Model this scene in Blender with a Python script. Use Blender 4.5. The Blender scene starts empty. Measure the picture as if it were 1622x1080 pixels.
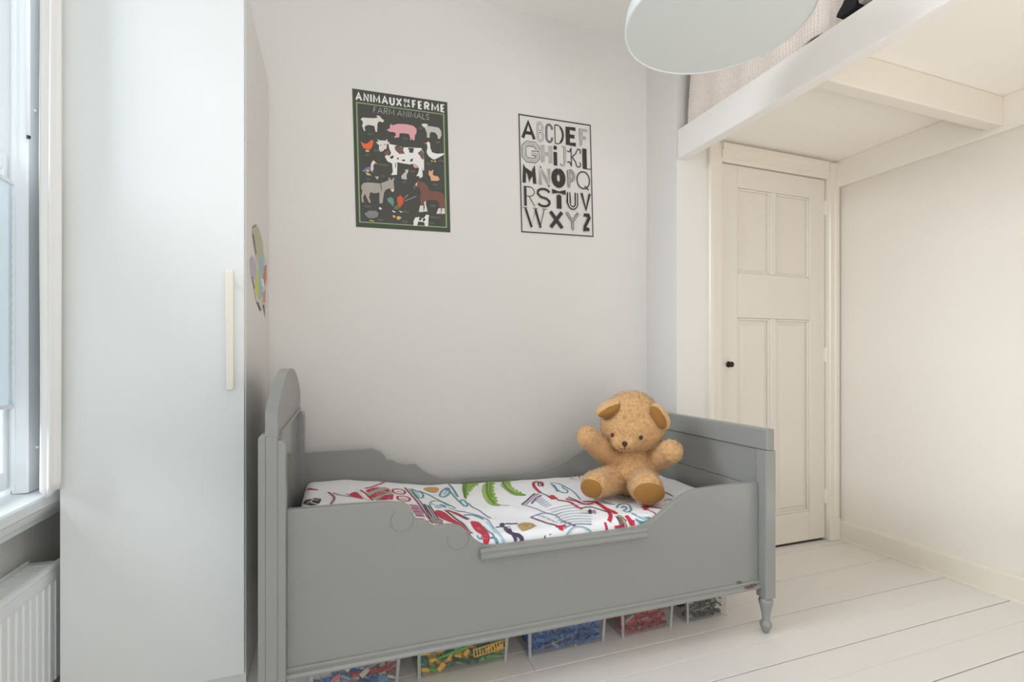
import bpy, bmesh, math, random
from mathutils import Vector, Matrix, noise
from mathutils.geometry import tessellate_polygon
R = math.radians
SC = bpy.context.scene
COL = SC.collection

# ------------------------------------------------------------------ camera, world, lights, exposure
CX, HV, F, CH = 811.0, 569.0, 787.0, 1.1          # principal column, horizon row, focal length (px of 1622), eye height
YAW = math.atan((CX - 528) / F)
CS, SN = math.cos(YAW), math.sin(YAW)

cam_d = bpy.data.cameras.new('camera')
cam = bpy.data.objects.new('camera', cam_d); COL.objects.link(cam)
cam.location = (0, 0, CH); cam.rotation_euler = (R(90), 0, -YAW)
cam_d.sensor_width = 36; cam_d.lens = F / 1622 * 36
cam_d.shift_y = (HV - 540) / 1622; cam_d.clip_start = 0.02
SC.camera = cam

w = bpy.data.worlds.new('world'); SC.world = w; w.use_nodes = True
bg = w.node_tree.nodes['Background']
bg.inputs[0].default_value = (0.76, 0.86, 0.97, 1); bg.inputs[1].default_value = 0.8

def area(name, loc, rot, sx, sy, power, col):
    l = bpy.data.lights.new(name, 'AREA'); l.shape = 'RECTANGLE'; l.size = sx; l.size_y = sy
    l.energy = power; l.color = col
    o = bpy.data.objects.new(name, l); COL.objects.link(o); o.location = loc; o.rotation_euler = rot
    return o
area('daylight_side_window', (-4.0, 1.15, 3.7), (0, R(-75), 0), 3.0, 1.8, 480, (0.93, 0.965, 1.0))
area('added_fill_left', (-1.5, -0.95, 1.75), (0, R(-90), 0), 2.0, 1.5, 10, (0.93, 0.965, 1.0))  # fill added outside the extra left opening, behind the camera
area('added_fill_rear', (0.15, -2.75, 1.2), (R(90), 0, 0), 1.6, 2.2, 34, (0.96, 0.98, 1.0))  # fill added outside the rear opening to brighten camera-facing and low surfaces
area('added_fill_uplight', (1.2, -0.9, 0.9), (R(180), 0, 0), 1.4, 1.2, 33, (1.0, 0.985, 0.965))  # bodiless fill added to bounce off the ceiling, no lamp stands here
area('added_fill_under_loft', (2.35, 0.85, 0.30), (R(180), R(0), 0), 0.6, 0.6, 2.8, (1.0, 0.95, 0.88))  # small warm fill added to brighten the loft underside, no lamp there
SC.view_settings.view_transform = 'Standard'; SC.view_settings.look = 'None'
SC.view_settings.gamma = 1; SC.view_settings.use_curve_mapping = False
SC.view_settings.exposure = -0.19
SC.cycles.max_bounces = 14; SC.cycles.diffuse_bounces = 8; SC.cycles.transparent_max_bounces = 24
SC.cycles.use_denoising = True
SC.cycles.caustics_reflective = False; SC.cycles.caustics_refractive = False

# ------------------------------------------------------------------ picture measurements -> world
def ray(u, v):
    a = (u - CX) / F
    return Vector((SN + a * CS, CS - a * SN, (HV - v) / F))
EYE = Vector((0, 0, CH))
def on_y(u, v, Y): r = ray(u, v); return EYE + r * (Y / r.y)
def on_x(u, v, X): r = ray(u, v); return EYE + r * (X / r.x)
def at_depth(u, v, d): return EYE + ray(u, v) * d

# ------------------------------------------------------------------ materials
def lin(c):
    c /= 255.0
    return c / 12.92 if c <= 0.04045 else ((c + 0.055) / 1.055) ** 2.4
def S(r, g, b): return (lin(r), lin(g), lin(b), 1)
MATS = {}
def mat(name, col, rough=0.5, bump=0.0, scale=30.0, var=0.0, spec=0.5, sheen=0.0, metal=0.0, coords='Object', stretch=(1, 1, 1), trans=0.0):
    if name in MATS: return MATS[name]
    m = bpy.data.materials.new(name); m.use_nodes = True; nt = m.node_tree
    b = nt.nodes['Principled BSDF']; N = nt.nodes.new; L = nt.links.new
    b.inputs['Base Color'].default_value = col; b.inputs['Roughness'].default_value = rough
    b.inputs['Specular IOR Level'].default_value = spec; b.inputs['Metallic'].default_value = metal
    b.inputs['Sheen Weight'].default_value = sheen
    if bump or var:
        tc = N('ShaderNodeTexCoord'); mp = N('ShaderNodeMapping'); mp.inputs['Scale'].default_value = stretch
        L(tc.outputs[coords], mp.inputs[0])
        nz = N('ShaderNodeTexNoise'); nz.inputs['Scale'].default_value = scale; nz.inputs['Detail'].default_value = 5
        L(mp.outputs[0], nz.inputs['Vector'])
        if bump:
            bp = N('ShaderNodeBump'); bp.inputs['Strength'].default_value = bump; bp.inputs['Distance'].default_value = 0.004
            L(nz.outputs[0], bp.inputs['Height']); L(bp.outputs[0], b.inputs['Normal'])
        if var:
            mx = N('ShaderNodeMix'); mx.data_type = 'RGBA'
            mx.inputs['A'].default_value = [max(0, c * (1 - var)) for c in col[:3]] + [1]
            mx.inputs['B'].default_value = [min(1, c * (1 + var)) for c in col[:3]] + [1]
            L(nz.outputs[0], mx.inputs['Factor']); L(mx.outputs['Result'], b.inputs['Base Color'])
    if trans:
        tl = N('ShaderNodeBsdfTranslucent'); tl.inputs[0].default_value = col
        ms = N('ShaderNodeMixShader'); ms.inputs[0].default_value = trans
        out = nt.nodes['Material Output']
        L(b.outputs[0], ms.inputs[1]); L(tl.outputs[0], ms.inputs[2]); L(ms.outputs[0], out.inputs[0])
    MATS[name] = m
    return m
def clear(name, tint, rough=0.05, solid=0.0):
    m = bpy.data.materials.new(name); m.use_nodes = True; nt = m.node_tree; N = nt.nodes.new; L = nt.links.new
    nt.nodes.remove(nt.nodes['Principled BSDF']); out = nt.nodes['Material Output']
    tr = N('ShaderNodeBsdfTransparent'); tr.inputs[0].default_value = tint
    gl = N('ShaderNodeBsdfGlossy'); gl.inputs['Roughness'].default_value = rough
    ms = N('ShaderNodeMixShader'); ms.inputs[0].default_value = 0.06; L(tr.outputs[0], ms.inputs[1]); L(gl.outputs[0], ms.inputs[2])
    last = ms
    if solid:
        df = N('ShaderNodeBsdfDiffuse'); df.inputs[0].default_value = S(225, 228, 228)
        m2 = N('ShaderNodeMixShader'); m2.inputs[0].default_value = solid
        L(ms.outputs[0], m2.inputs[1]); L(df.outputs[0], m2.inputs[2]); last = m2
    L(last.outputs[0], out.inputs[0]); MATS[name] = m
    return m

WALL = mat('wall_paint', S(225, 223, 220), 0.75, 0.04, 60, 0.006)
WALLR = mat('wall_paint_right', S(228, 221, 213), 0.75, 0.04, 60, 0.006)
WALLL = mat('wall_paint_window_side', S(232, 233, 228), 0.7, 0.04, 60)
CREAM = mat('cream_gloss_paint', S(227, 220, 208), 0.32, 0.03, 25)
CREAMD = mat('cream_door_paint', S(222, 215, 205), 0.32, 0.03, 25)
LOFTW = mat('loft_beam_paint', S(238, 234, 230), 0.4, 0.03, 25)
CEIL = mat('ceiling_paint', S(243, 242, 239), 0.8, 0.02, 40)
PLANK = mat('plank_paint', S(227, 223, 219), 0.3, 0.06, 9, 0.025, coords='Object', stretch=(0.6, 6, 6))
GAP = mat('floor_gap', S(96, 84, 72), 0.9)
WARD = mat('wardrobe_white', S(227, 229, 229), 0.55, spec=0.25)
WARDS = mat('wardrobe_side_white', S(226, 224, 221), 0.45)
HANDLE = mat('handle_cream', S(232, 224, 212), 0.4)
SASH = mat('window_paint', S(232, 236, 238), 0.35, 0.05, 40)
GREY = mat('bed_grey_paint', S(143, 144, 142), 0.34, 0.05, 18, 0.012)
GREYG = mat('bed_grey_gloss', S(143, 144, 142), 0.12)
WORN = mat('bare_wood_wear', S(112, 90, 82), 0.7, 0.2, 60, 0.2)
DARK = mat('dark_metal', S(52, 44, 38), 0.35, metal=0.6)
RADW = mat('radiator_enamel', S(236, 239, 241), 0.35)
GRILLE = mat('radiator_grille', S(214, 216, 213), 0.5)
CURT = mat('curtain_white', S(250, 249, 247), 0.85, 0.1, 200, trans=0.25)
BLIND = mat('blind_fabric', S(220, 229, 235), 0.8, trans=0.15)
LAMP = mat('lamp_white', S(226, 230, 228), 0.35)
LAMPIN = mat('lamp_inside', S(217, 222, 220), 0.55)
CORD = mat('cord_white', S(225, 225, 222), 0.5)
WAFFLE = mat('waffle_cotton', S(232, 219, 211), 0.9, sheen=0.2)
BLACK = mat('black_cloth', S(30, 29, 32), 0.9, 0.2, 150)
GREYC = mat('grey_cloth', S(150, 142, 142), 0.9, 0.2, 150)
FUR = mat('bear_plush', S(207, 165, 117), 0.95, 0.6, 70, 0.22, spec=0.15, sheen=0.35)
PAD = mat('bear_velvet', S(150, 106, 52), 0.8, 0.3, 200, 0.08, spec=0.2, sheen=0.2)
EYE_M = mat('bear_eye', S(58, 22, 16), 0.12)
NOSE = mat('bear_nose', S(62, 36, 22), 0.55)
DUVET = mat('duvet_cotton', S(240, 240, 245), 0.85, 0.35, 22)
SHEET = mat('mattress_cotton', S(232, 228, 222), 0.9)
GLASS = clear('window_glass', (0.97, 0.99, 1, 1))
PLASTIC = clear('clear_plastic', (0.985, 0.985, 0.985, 1), 0.12, 0.02)
PLASTIC_RIM = clear('clear_plastic_rim', (0.9, 0.91, 0.91, 1), 0.15, 0.3)

# ------------------------------------------------------------------ mesh helpers
def link(name, bm, m, parent=None, smooth=False, kind=None, mats=None):
    me = bpy.data.meshes.new(name); bm.normal_update(); bm.to_mesh(me); bm.free()
    for x in (mats or [m]): me.materials.append(x)
    if smooth:
        for p in me.polygons: p.use_smooth = True
    o = bpy.data.objects.new(name, me); COL.objects.link(o)
    if parent: o.parent = parent
    if kind: o['kind'] = kind
    return o
def bev(o, wd, seg=2):
    md = o.modifiers.new('bevel', 'BEVEL'); md.width = wd; md.segments = seg; md.limit_method = 'ANGLE'; md.angle_limit = R(35)
    md.harden_normals = False
    return o
def thing(name, label, cat, loc=(0, 0, 0), rz=0.0, group=None):
    o = bpy.data.objects.new(name, None); COL.objects.link(o); o.empty_display_size = 0.1
    o.location = loc; o.rotation_euler = (0, 0, rz)
    return tag(o, label, cat, group)
def tag(o, label, cat, group=None):
    o['label'] = label; o['category'] = cat
    if group: o['group'] = group
    return o
def box(bm, lo, hi):
    x0, y0, z0 = lo; x1, y1, z1 = hi
    v = [bm.verts.new(p) for p in ((x0,y0,z0),(x1,y0,z0),(x1,y1,z0),(x0,y1,z0),(x0,y0,z1),(x1,y0,z1),(x1,y1,z1),(x0,y1,z1))]
    for f in ((0,3,2,1),(4,5,6,7),(0,1,5,4),(1,2,6,5),(2,3,7,6),(3,0,4,7)): bm.faces.new([v[i] for i in f])
def obox(name, lo, hi, m, parent=None, b=0.0, kind=None, seg=2):
    bm = bmesh.new(); box(bm, lo, hi); o = link(name, bm, m, parent, kind=kind)
    if b: bev(o, b, seg)
    return o
def prism(bm, pts, axis, a, b):
    """extrude a 2D outline between a and b along axis ('x': pts are (y,z); 'y': (x,z); 'z': (x,y))"""
    def P(p, t): return {'x': (t, p[0], p[1]), 'y': (p[0], t, p[1]), 'z': (p[0], p[1], t)}[axis]
    A = [bm.verts.new(P(p, a)) for p in pts]; B = [bm.verts.new(P(p, b)) for p in pts]
    n = len(pts)
    tri = tessellate_polygon([[Vector((p[0], p[1], 0)) for p in pts]])
    for t in tri:
        try: bm.faces.new([A[i] for i in t]); bm.faces.new([B[i] for i in reversed(t)])
        except ValueError: pass
    for i in range(n): bm.faces.new((A[i], A[(i+1) % n], B[(i+1) % n], B[i]))
    bmesh.ops.recalc_face_normals(bm, faces=bm.faces)
def lathe(bm, prof, n=24, c=(0, 0)):
    rings = []
    for r, z in prof:
        rings.append([bm.verts.new((c[0] + r*math.cos(2*math.pi*i/n), c[1] + r*math.sin(2*math.pi*i/n), z)) for i in range(n)])
    for a, b in zip(rings, rings[1:]):
        for i in range(n): bm.faces.new((a[i], a[(i+1) % n], b[(i+1) % n], b[i]))
    bm.faces.new(list(reversed(rings[0]))); bm.faces.new(rings[-1])
def tube(bm, pts, r, n=8, closed=False):
    pts = [Vector(p) for p in pts]; rings = []
    for i, p in enumerate(pts):
        t = (pts[min(i+1, len(pts)-1)] - pts[max(i-1, 0)]).normalized()
        up = Vector((0, 0, 1)) if abs(t.z) < 0.9 else Vector((1, 0, 0))
        s = t.cross(up).normalized(); q = s.cross(t)
        rings.append([bm.verts.new(p + r*(math.cos(2*math.pi*k/n)*s + math.sin(2*math.pi*k/n)*q)) for k in range(n)])
    for a, b in zip(rings, rings[1:]):
        for k in range(n): bm.faces.new((a[k], a[(k+1) % n], b[(k+1) % n], b[k]))
    bm.faces.new(list(reversed(rings[0]))); bm.faces.new(rings[-1])
def smoothstep(a, b, x):
    t = min(1, max(0, (x - a) / (b - a))); return t*t*(3 - 2*t)
def chaikin(pts, k=2, closed=False):
    for _ in range(k):
        q = []
        n = len(pts)
        if not closed: q.append(pts[0])
        for i in range(n if closed else n - 1):
            a, b = pts[i], pts[(i+1) % n]
            q.append((a[0]*.75 + b[0]*.25, a[1]*.75 + b[1]*.25)); q.append((a[0]*.25 + b[0]*.75, a[1]*.25 + b[1]*.75))
        if not closed: q.append(pts[-1])
        pts = q
    return pts

# ------------------------------------------------------------------ room shell
XL, XR, YB, YC, YN, ZC = -0.90, 2.93, 2.48, 2.208, -2.5, 2.955
XC = 1.733                                            # corner of the closet that juts into the room
floor = obox('floor', (XL - .3, YN - .1, -0.06), (XR + .2, YB + .2, -0.022), GAP, kind='structure')
random.seed(4)
rows = []
y = 1.62
k0 = int((y - YN) / 0.1275)
edges = [y + 0.1275 * i for i in range(-k0, 8)]
for i, ya in enumerate(edges[:-1]):
    yb = min(edges[i+1], YB + .02)
    if yb <= ya: continue
    idx = i - k0
    g0 = 0.0022 if idx % 2 == 0 else 0.0006            # every second joint has opened up
    g1 = 0.0022 if (idx + 1) % 2 == 0 else 0.0006
    cuts = [XL - .1, random.uniform(0.6, 2.2), XR + .05]
    if idx in (-2, -3): cuts = [XL - .1, 2.0 + 0.3 * (idx == -3), XR + .05]
    for xa, xb in zip(cuts, cuts[1:]):
        bm = bmesh.new(); dz = random.uniform(-.0006, .0004)
        box(bm, (xa + .0006, ya + g0, -0.022), (xb - .0006, yb - g1, dz))
        bev(link('plank', bm, PLANK, floor), 0.0012, 1)

obox('wall_back', (XL - .3, YB, -.02), (XC + .02, YB + .12, ZC + .05), WALL, kind='structure')
# closet: side return and the wall round its door
DX0, DX1, DZ1 = 2.027, 2.824, 2.196
bm = bmesh.new()
box(bm, (XC, YC, -.02), (DX0 - .02, YC + .3, ZC + .05)); box(bm, (DX1 + .02, YC, -.02), (XR + .15, YC + .3, ZC + .05))
box(bm, (DX0 - .02, YC, DZ1 + .02), (DX1 + .02, YC + .3, ZC + .05))
link('wall_closet', bm, mat('wall_paint_closet', S(226, 223, 219), 0.75, 0.04, 60), kind='structure')
obox('wall_right', (XR, YN - .1, -.02), (XR + .12, YC + .02, ZC + .05), WALLR, kind='structure')
obox('ceiling', (XL - .3, YN - .1, ZC), (XR + .15, YB + .15, ZC + .1), CEIL, kind='structure')
# window wall: the sash window's opening, and one added for extra light
WY0, WY1, WZ0, WZ1 = 0.62, 1.89, 0.66, 2.72
NY0, NY1 = -1.65, -0.25
bm = bmesh.new(); xa, xb = XL - .28, XL
box(bm, (xa, YN - .1, -.02), (xb, YB + .02, WZ0)); box(bm, (xa, YN - .1, WZ1), (xb, YB + .02, ZC + .02))
box(bm, (xa, WY1 + .012, WZ0), (xb, YB + .02, WZ1)); box(bm, (xa, NY1, WZ0), (xb, WY0 - .012, WZ1)); box(bm, (xa, YN - .1, WZ0), (xb, NY0, WZ1))
link('wall_left', bm, WALLL, kind='structure')
# rear wall behind the camera, with an opening added for fill light
bm = bmesh.new()
box(bm, (XL - .28, YN - .12, -.02), (-.65, YN, ZC + .02)); box(bm, (.95, YN - .12, -.02), (XR + .1, YN, ZC + .02))
box(bm, (-.65, YN - .12, -.02), (.95, YN, .08)); box(bm, (-.65, YN - .12, 2.35), (.95, YN, ZC + .02))
link('wall_rear', bm, WALL, kind='structure')

# baseboards
bm = bmesh.new()
prism(bm, [(XR, 0), (XR - .017, 0), (XR - .017, .105), (XR - .012, .118), (XR, .122)], 'y', YN, YC - .02)
link('baseboard_right', bm, CREAM, kind='structure')
bm = bmesh.new()
prism(bm, [(YB, 0), (YB - .015, 0), (YB - .015, .11), (YB - .008, .12), (YB, .12)], 'x', -.25, XC)
link('baseboard_back', bm, CREAM, kind='structure')
bm = bmesh.new()
prism(bm, [(XR - .017, 0), (XR - .029, 0), (XR - .027, .008), (XR - .017, .013)], 'y', YN, YC - .03)
link('trim_3', bm, CREAM, kind='structure')

# ------------------------------------------------------------------ closet door
door = bpy.data.objects.new('door_1', None); COL.objects.link(door); door['kind'] = 'structure'
door['label'] = 'cream four-panel closet door with dark knob under the loft'
x0, x1, zt, zb = DX0 + .002, DX1 - .002, DZ1 - .003, 0.014
yf = YC - .002
ul = [on_y(1168, 300, YC), on_y(1220, 434, YC), on_y(1229, 316, YC), on_y(1282, 438, YC)]
ll = [on_y(1171, 472, YC), on_y(1217, 540, YC), on_y(1240, 480, YC), on_y(1283, 540, YC)]
zlow = on_y(1262, 812, YC).z
pu_t, pu_b = 2.07, ul[1].z - .005; pl_t = 1.335
xs = [x0, ul[0].x, ul[1].x, ul[2].x, ul[3].x, x1]
bm = bmesh.new(); yk = yf + .038
box(bm, (xs[0], yf, zb), (xs[1], yk, zt)); box(bm, (xs[4], yf, zb), (xs[5], yk, zt))
box(bm, (xs[1], yf, pu_t), (xs[4], yk, zt)); box(bm, (xs[1], yf, pl_t), (xs[4], yk, pu_b)); box(bm, (xs[1], yf, zb), (xs[4], yk, zlow))
box(bm, (xs[2], yf, pu_b), (xs[3], yk, pu_t)); box(bm, (xs[2], yf, zlow), (xs[3], yk, pl_t))
bev(link('door_leaf', bm, CREAMD, door), .004)
def door_panel(xa, xb, za, zb_, field):
    bm = bmesh.new()
    box(bm, (xa - .003, yf + .016, za - .003), (xb + .003, yf + .028, zb_ + .003))
    if field:
        i = .026
        o = [(xa + i, za + i), (xb - i, za + i), (xb - i, zb_ - i), (xa + i, zb_ - i)]
        j = .014
        q = [(xa + i + j, za + i + j), (xb - i - j, za + i + j), (xb - i - j, zb_ - i - j), (xa + i + j, zb_ - i - j)]
        A = [bm.verts.new((p[0], yf + .016, p[1])) for p in o]; B = [bm.verts.new((p[0], yf + .008, p[1])) for p in q]
        for k in range(4): bm.faces.new((A[k], A[(k+1) % 4], B[(k+1) % 4], B[k]))
        bm.faces.new(B)
        bmesh.ops.recalc_face_normals(bm, faces=bm.faces)
    p = link('panel', bm, CREAMD, door)
    mo = bmesh.new(); t = .012
    for lo, hi in (((xa, za), (xa + t, zb_)), ((xb - t, za), (xb, zb_)), ((xa + t, zb_ - t), (xb - t, zb_)), ((xa + t, za), (xb - t, za + t))):
        box(mo, (lo[0], yf + .005, lo[1]), (hi[0], yf + .016, hi[1]))
    bev(link('panel_molding', mo, CREAMD, p), .004)
door_panel(xs[1], xs[2], pu_b, pu_t, False); door_panel(xs[3], xs[4], pu_b, pu_t, False)
door_panel(xs[1], xs[2], zlow, pl_t, True); door_panel(xs[3], xs[4], zlow, pl_t, True)
kp = on_y(1153, 577, YC)
bm = bmesh.new(); lathe(bm, [(.016, 0), (.017, .004), (.009, .006), (.008, .016), (.015, .022), (.016, .027), (.010, .033), (.003, .034)], 20)
kn = link('knob', bm, DARK, door, smooth=True); kn.location = (kp.x, yf - .001, kp.z); kn.rotation_euler = (R(90), 0, 0); kn['label'] = 'small dark round knob'
for vv in (330, 562, 785):
    hp = on_y(1308, vv, YC)
    bm = bmesh.new()
    lathe(bm, [(.007, -.045), (.0075, -.04), (.0075, .04), (.007, .045), (.003, .05)], 12)
    box(bm, (-.018, -.002, -.04), (0, .004, .04))
    h = link('hinge', bm, CREAM, door); h.location = (x1 + .003, yf - .004, hp.z)
# architrave
arch = bpy.data.objects.new('trim_1', None); COL.objects.link(arch); arch['kind'] = 'structure'
def casing(name, lo, hi, axis):
    bm = bmesh.new(); yb0 = YC + .01
    if axis == 'z':
        s = 1 if name == 'l' else -1
        inner, outer = (hi[0], lo[0]) if s == 1 else (lo[0], hi[0])
        wd = abs(outer - inner); sg = 1 if outer < inner else -1
        prof = [(inner, YC + .04), (inner, YC - .012), (inner - sg*wd*.22, YC - .012), (inner - sg*wd*.26, YC - .02), (inner - sg*wd*.62, YC - .02),
                (inner - sg*wd*.68, YC - .028), (inner - sg*wd*.95, YC - .028), (outer, YC - .02), (outer, YC + .004), (inner - sg*wd*.3, YC + .04)]
        prism(bm, prof, 'z', lo[2], hi[2])
    else:
        prof = [(YC + .02, lo[2]), (YC - .012, lo[2]), (YC - .012, lo[2] + .02), (YC - .02, lo[2] + .024), (YC - .02, lo[2] + .06), (YC - .028, lo[2] + .066), (YC - .028, hi[2]), (YC + .02, hi[2])]
        prism(bm, prof, 'x', lo[0], hi[0])
    return link('architrave', bm, CREAM, arch)
ax0 = on_y(1119, 500, YC).x; ax1 = 2.915
casing('l', (ax0, 0, .0), (DX0 - .001, 0, DZ1 + .1), 'z'); casing('r', (DX1 + .001, 0, .13), (ax1, 0, DZ1 + .1), 'z')
casing('t', (DX0 - .002, 0, DZ1 + .001), (DX1 + .002, 0, DZ1 + .1), 'x')
obox('plinth_block', (DX1 + .002, YC - .034, 0), (XR - .017, YC + .01, .13), CREAM, arch, .004)
obox('threshold', (DX0, YC + .004, -.015), (DX1, YC + .08, .001), GAP, arch)

# ------------------------------------------------------------------ sleeping loft
loft = thing('loft_platform', 'white painted wooden sleeping loft built in above the closet door', 'loft', (XC, YC, 2.17))
def lb(name, lo, hi, m, b=.004):
    o = obox(name, [lo[0] - XC, lo[1] - YC, lo[2] - 2.17], [hi[0] - XC, hi[1] - YC, hi[2] - 2.17], m, loft, b); return o
LY0 = -0.15
lb('front_beam', (XC + .001, LY0, 2.173), (XC + .06, YC - .001, 2.329), LOFTW, .006)
lb('deck', (XC + .06, LY0, 2.313), (XR - .001, YC - .001, 2.331), mat('loft_deck_paint', S(243, 239, 232), 0.5, 0.03, 25), 0)
lb('wall_ledger', (XR - .022, LY0, 2.155), (XR - .001, YC - .001, 2.313), mat('ledger_paint', S(240, 235, 226), 0.45), .003)
cb = on_x(1590, 205, XR - .022)
lb('cross_beam', (XC + .06, cb.y, 2.176), (XR - .022, cb.y + .062, 2.313), CREAM, .006)
lb('cross_beam', (XC + .06, cb.y - 1.05, 2.176), (XR - .022, cb.y - .988, 2.313), CREAM, .006)
# waffle blanket hanging against the loft edge
bm = bmesh.new()
xs_ = XC + .028
ya, yb, step = 1.29, 2.172, .0025
ny = int((yb - ya) / step); nz = 156
grid = []
for i in range(ny + 1):
    yy = ya + i * step
    low = 2.342 + .011 * max(0, math.sin(yy * 9.0 + 1.2)) ** 2 + .004 * math.sin(yy * 23)
    slant = .03 * smoothstep(2.10, 2.172, yy)
    col = []
    for k in range(nz + 1):
        s = k * .0030
        z = low + s
        fx = .010 * math.sin(yy * 14 + z * 3) * smoothstep(0, .25, s) + .004 * math.sin(yy * 37 + 2) + .058 * (1 - smoothstep(1.32, 1.40, yy))
        wv = .0062 * max(abs(math.cos(math.pi * yy / .0145)) ** 2.2, abs(math.cos(math.pi * z / .0145)) ** 2.2)
        top = smoothstep(.30, .46, s)
        X = xs_ + .012 + fx - wv + top * .05
        Z = z - top * .045
        col.append(bm.verts.new((X, yy - slant * s / .4 - .006 * math.sin(z * 30) * (i < 12), Z)))
    grid.append(col)
for i in range(ny):
    for k in range(nz): bm.faces.new((grid[i][k], grid[i][k+1], grid[i+1][k+1], grid[i+1][k]))
# top and back of the blanket, lying over the bedding
topv = [grid[i][nz] for i in range(0, ny + 1)]
back = [bm.verts.new((XR - .05, v.co.y, v.co.z + .01 * math.sin(v.co.y * 8))) for v in topv]
for i in range(ny): bm.faces.new((topv[i], back[i], back[i+1], topv[i+1]))
bl = link('waffle_blanket', bm, WAFFLE, smooth=True)
tag(bl, 'pinkish beige waffle blanket hanging inside the loft edge behind the pendant lamp', 'blanket')
sm = bl.modifiers.new('thickness', 'SOLIDIFY'); sm.thickness = .006; sm.offset = -1
mt = obox('mattress', (XC + .17, .1, 2.332), (XR - .06, YC - .06, 2.705), SHEET, b=.03)
tag(mt, 'pale loft mattress hidden under the beige waffle blanket', 'mattress')
def cloth(name, pix, m, label, off):
    pts = [on_x(u, v, XC + .03) for u, v in pix]
    cy = sum(p.y for p in pts) / len(pts)
    outline = chaikin([(p.y, max(p.z, 2.331)) for p in pts], 2, True)
    bm = bmesh.new(); prism(bm, outline, 'x', XC + .012, XC + .012 + off)
    bmesh.ops.subdivide_edges(bm, edges=bm.edges, cuts=1)
    o = link(name, bm, m); bev(o, .006, 3)
    tag(o, label, 'cloth'); return o
cloth('black_cloth', [(1330, 32), (1331, 24), (1343, 4), (1348, -20), (1352, -60), (1372, -70), (1364, -20), (1363.5, 8), (1350, 20)], BLACK, 'black cloth draped on the loft edge next to the waffle blanket', .05)
cloth('grey_cloth', [(1365, 10), (1365, -20), (1374, -60), (1392, -70), (1384, -10), (1374, 4)], GREYC, 'small grey cloth on the loft edge right of the black cloth', .05)

# ------------------------------------------------------------------ window, sill, radiator, curtain
win = bpy.data.objects.new('window_1', None); COL.objects.link(win); win['kind'] = 'structure'
win['label'] = 'white painted sash window at the left edge'
CXF = -.86                                             # front face of the casing
bm = bmesh.new()
prof = [(CXF - .005, WY1), (CXF, WY1 + .003), (CXF, WY1 + .06), (CXF - .008, WY1 + .066), (CXF - .008, WY1 + .10), (XL, WY1 + .105), (XL, WY1 + .001), (-.90, WY1)]
prism(bm, prof, 'z', .70, WZ1 + .08); link('casing', bm, SASH, win)
bm = bmesh.new(); prism(bm, [(p[0], WY0 + WY1 - p[1]) for p in prof], 'z', .70, WZ1 + .08); link('casing', bm, SASH, win)
obox('head_casing', (XL, WY0 - .1, WZ1), (CXF, WY1 + .1, WZ1 + .1), SASH, win, .004)
obox('jamb', (-1.16, WY1, WZ0), (-.8985, WY1 + .011, WZ1), SASH, win)
obox('jamb', (-1.16, WY0 - .011, WZ0), (-.8985, WY0, WZ1), SASH, win)
# stop bead at the far jamb (only above the blind), sashes
obox('stop_bead', (-.8985, WY1 - .0045, .71), (-.889, WY1 + .001, WZ1), SASH, win, .001)
def sash(xa, xb, za, zb, st):
    ob = bpy.data.objects.new('sash', None); COL.objects.link(ob); ob.parent = win
    obox('stile', (xa, WY1 - st, za), (xb, WY1 - .001, zb), SASH, ob, .004); obox('stile', (xa, WY0 + .001, za), (xb, WY0 + .05, zb), SASH, ob, .004)
    obox('rail', (xa, WY0 + .05, za), (xb, WY1 - st, za + .055), SASH, ob, .004); obox('rail', (xa, WY0 + .05, zb - .045), (xb, WY1 - st, zb), SASH, ob, .004)
    obox('pane', ((xa + xb)/2 - .002, WY0 + .045, za + .05), ((xa + xb)/2 + .002, WY1 - st + .004, zb - .04), GLASS, ob)
sash(-.941, -.905, .715, 1.70, .024)
sash(-.981, -.945, 1.66, WZ1 - .005, .03)
# sill with a stepped front
bm = bmesh.new()
prism(bm, [(-1.16, .66), (-1.16, .705), (-.91, .699), (-.806, .695), (-.80, .690), (-.80, .664), (-.806, .658), (-.812, .655), (-.813, .646), (-.822, .642), (-.824, .630), (-.834, .622), (-.838, .606), (-.865, .598), (-.90, .598), (-.90, .66)], 'y', WY0 - .12, WY1 + .32)
link('window_sill', bm, SASH, win)
n1 = on_x(54, 175, CXF)
for (u, v) in ((54, 175), (57, 708)):
    p = on_x(u, v, CXF); bm = bmesh.new(); lathe(bm, [(.004, 0), (.005, .004), (.003, .007)], 10)
    q = link('curtain_hook', bm, WARD, win, smooth=True); q.location = p; q.rotation_euler = (0, R(90), 0)
# unseen window added behind the camera for extra light, same build without detail
wn = bpy.data.objects.new('added_window_2', None); COL.objects.link(wn); wn['kind'] = 'structure'
for a, b in (((-.96, NY0, WZ0), (-.91, NY0 + .06, WZ1)), ((-.96, NY1 - .06, WZ0), (-.91, NY1, WZ1)), ((-.96, NY0, 1.66), (-.91, NY1, 1.71)), ((-.96, NY0, WZ0), (-.91, NY1, WZ0 + .06)), ((-.96, NY0, WZ1 - .05), (-.91, NY1, WZ1))):
    obox('sash_bar', a, b, SASH, wn, .004)
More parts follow.
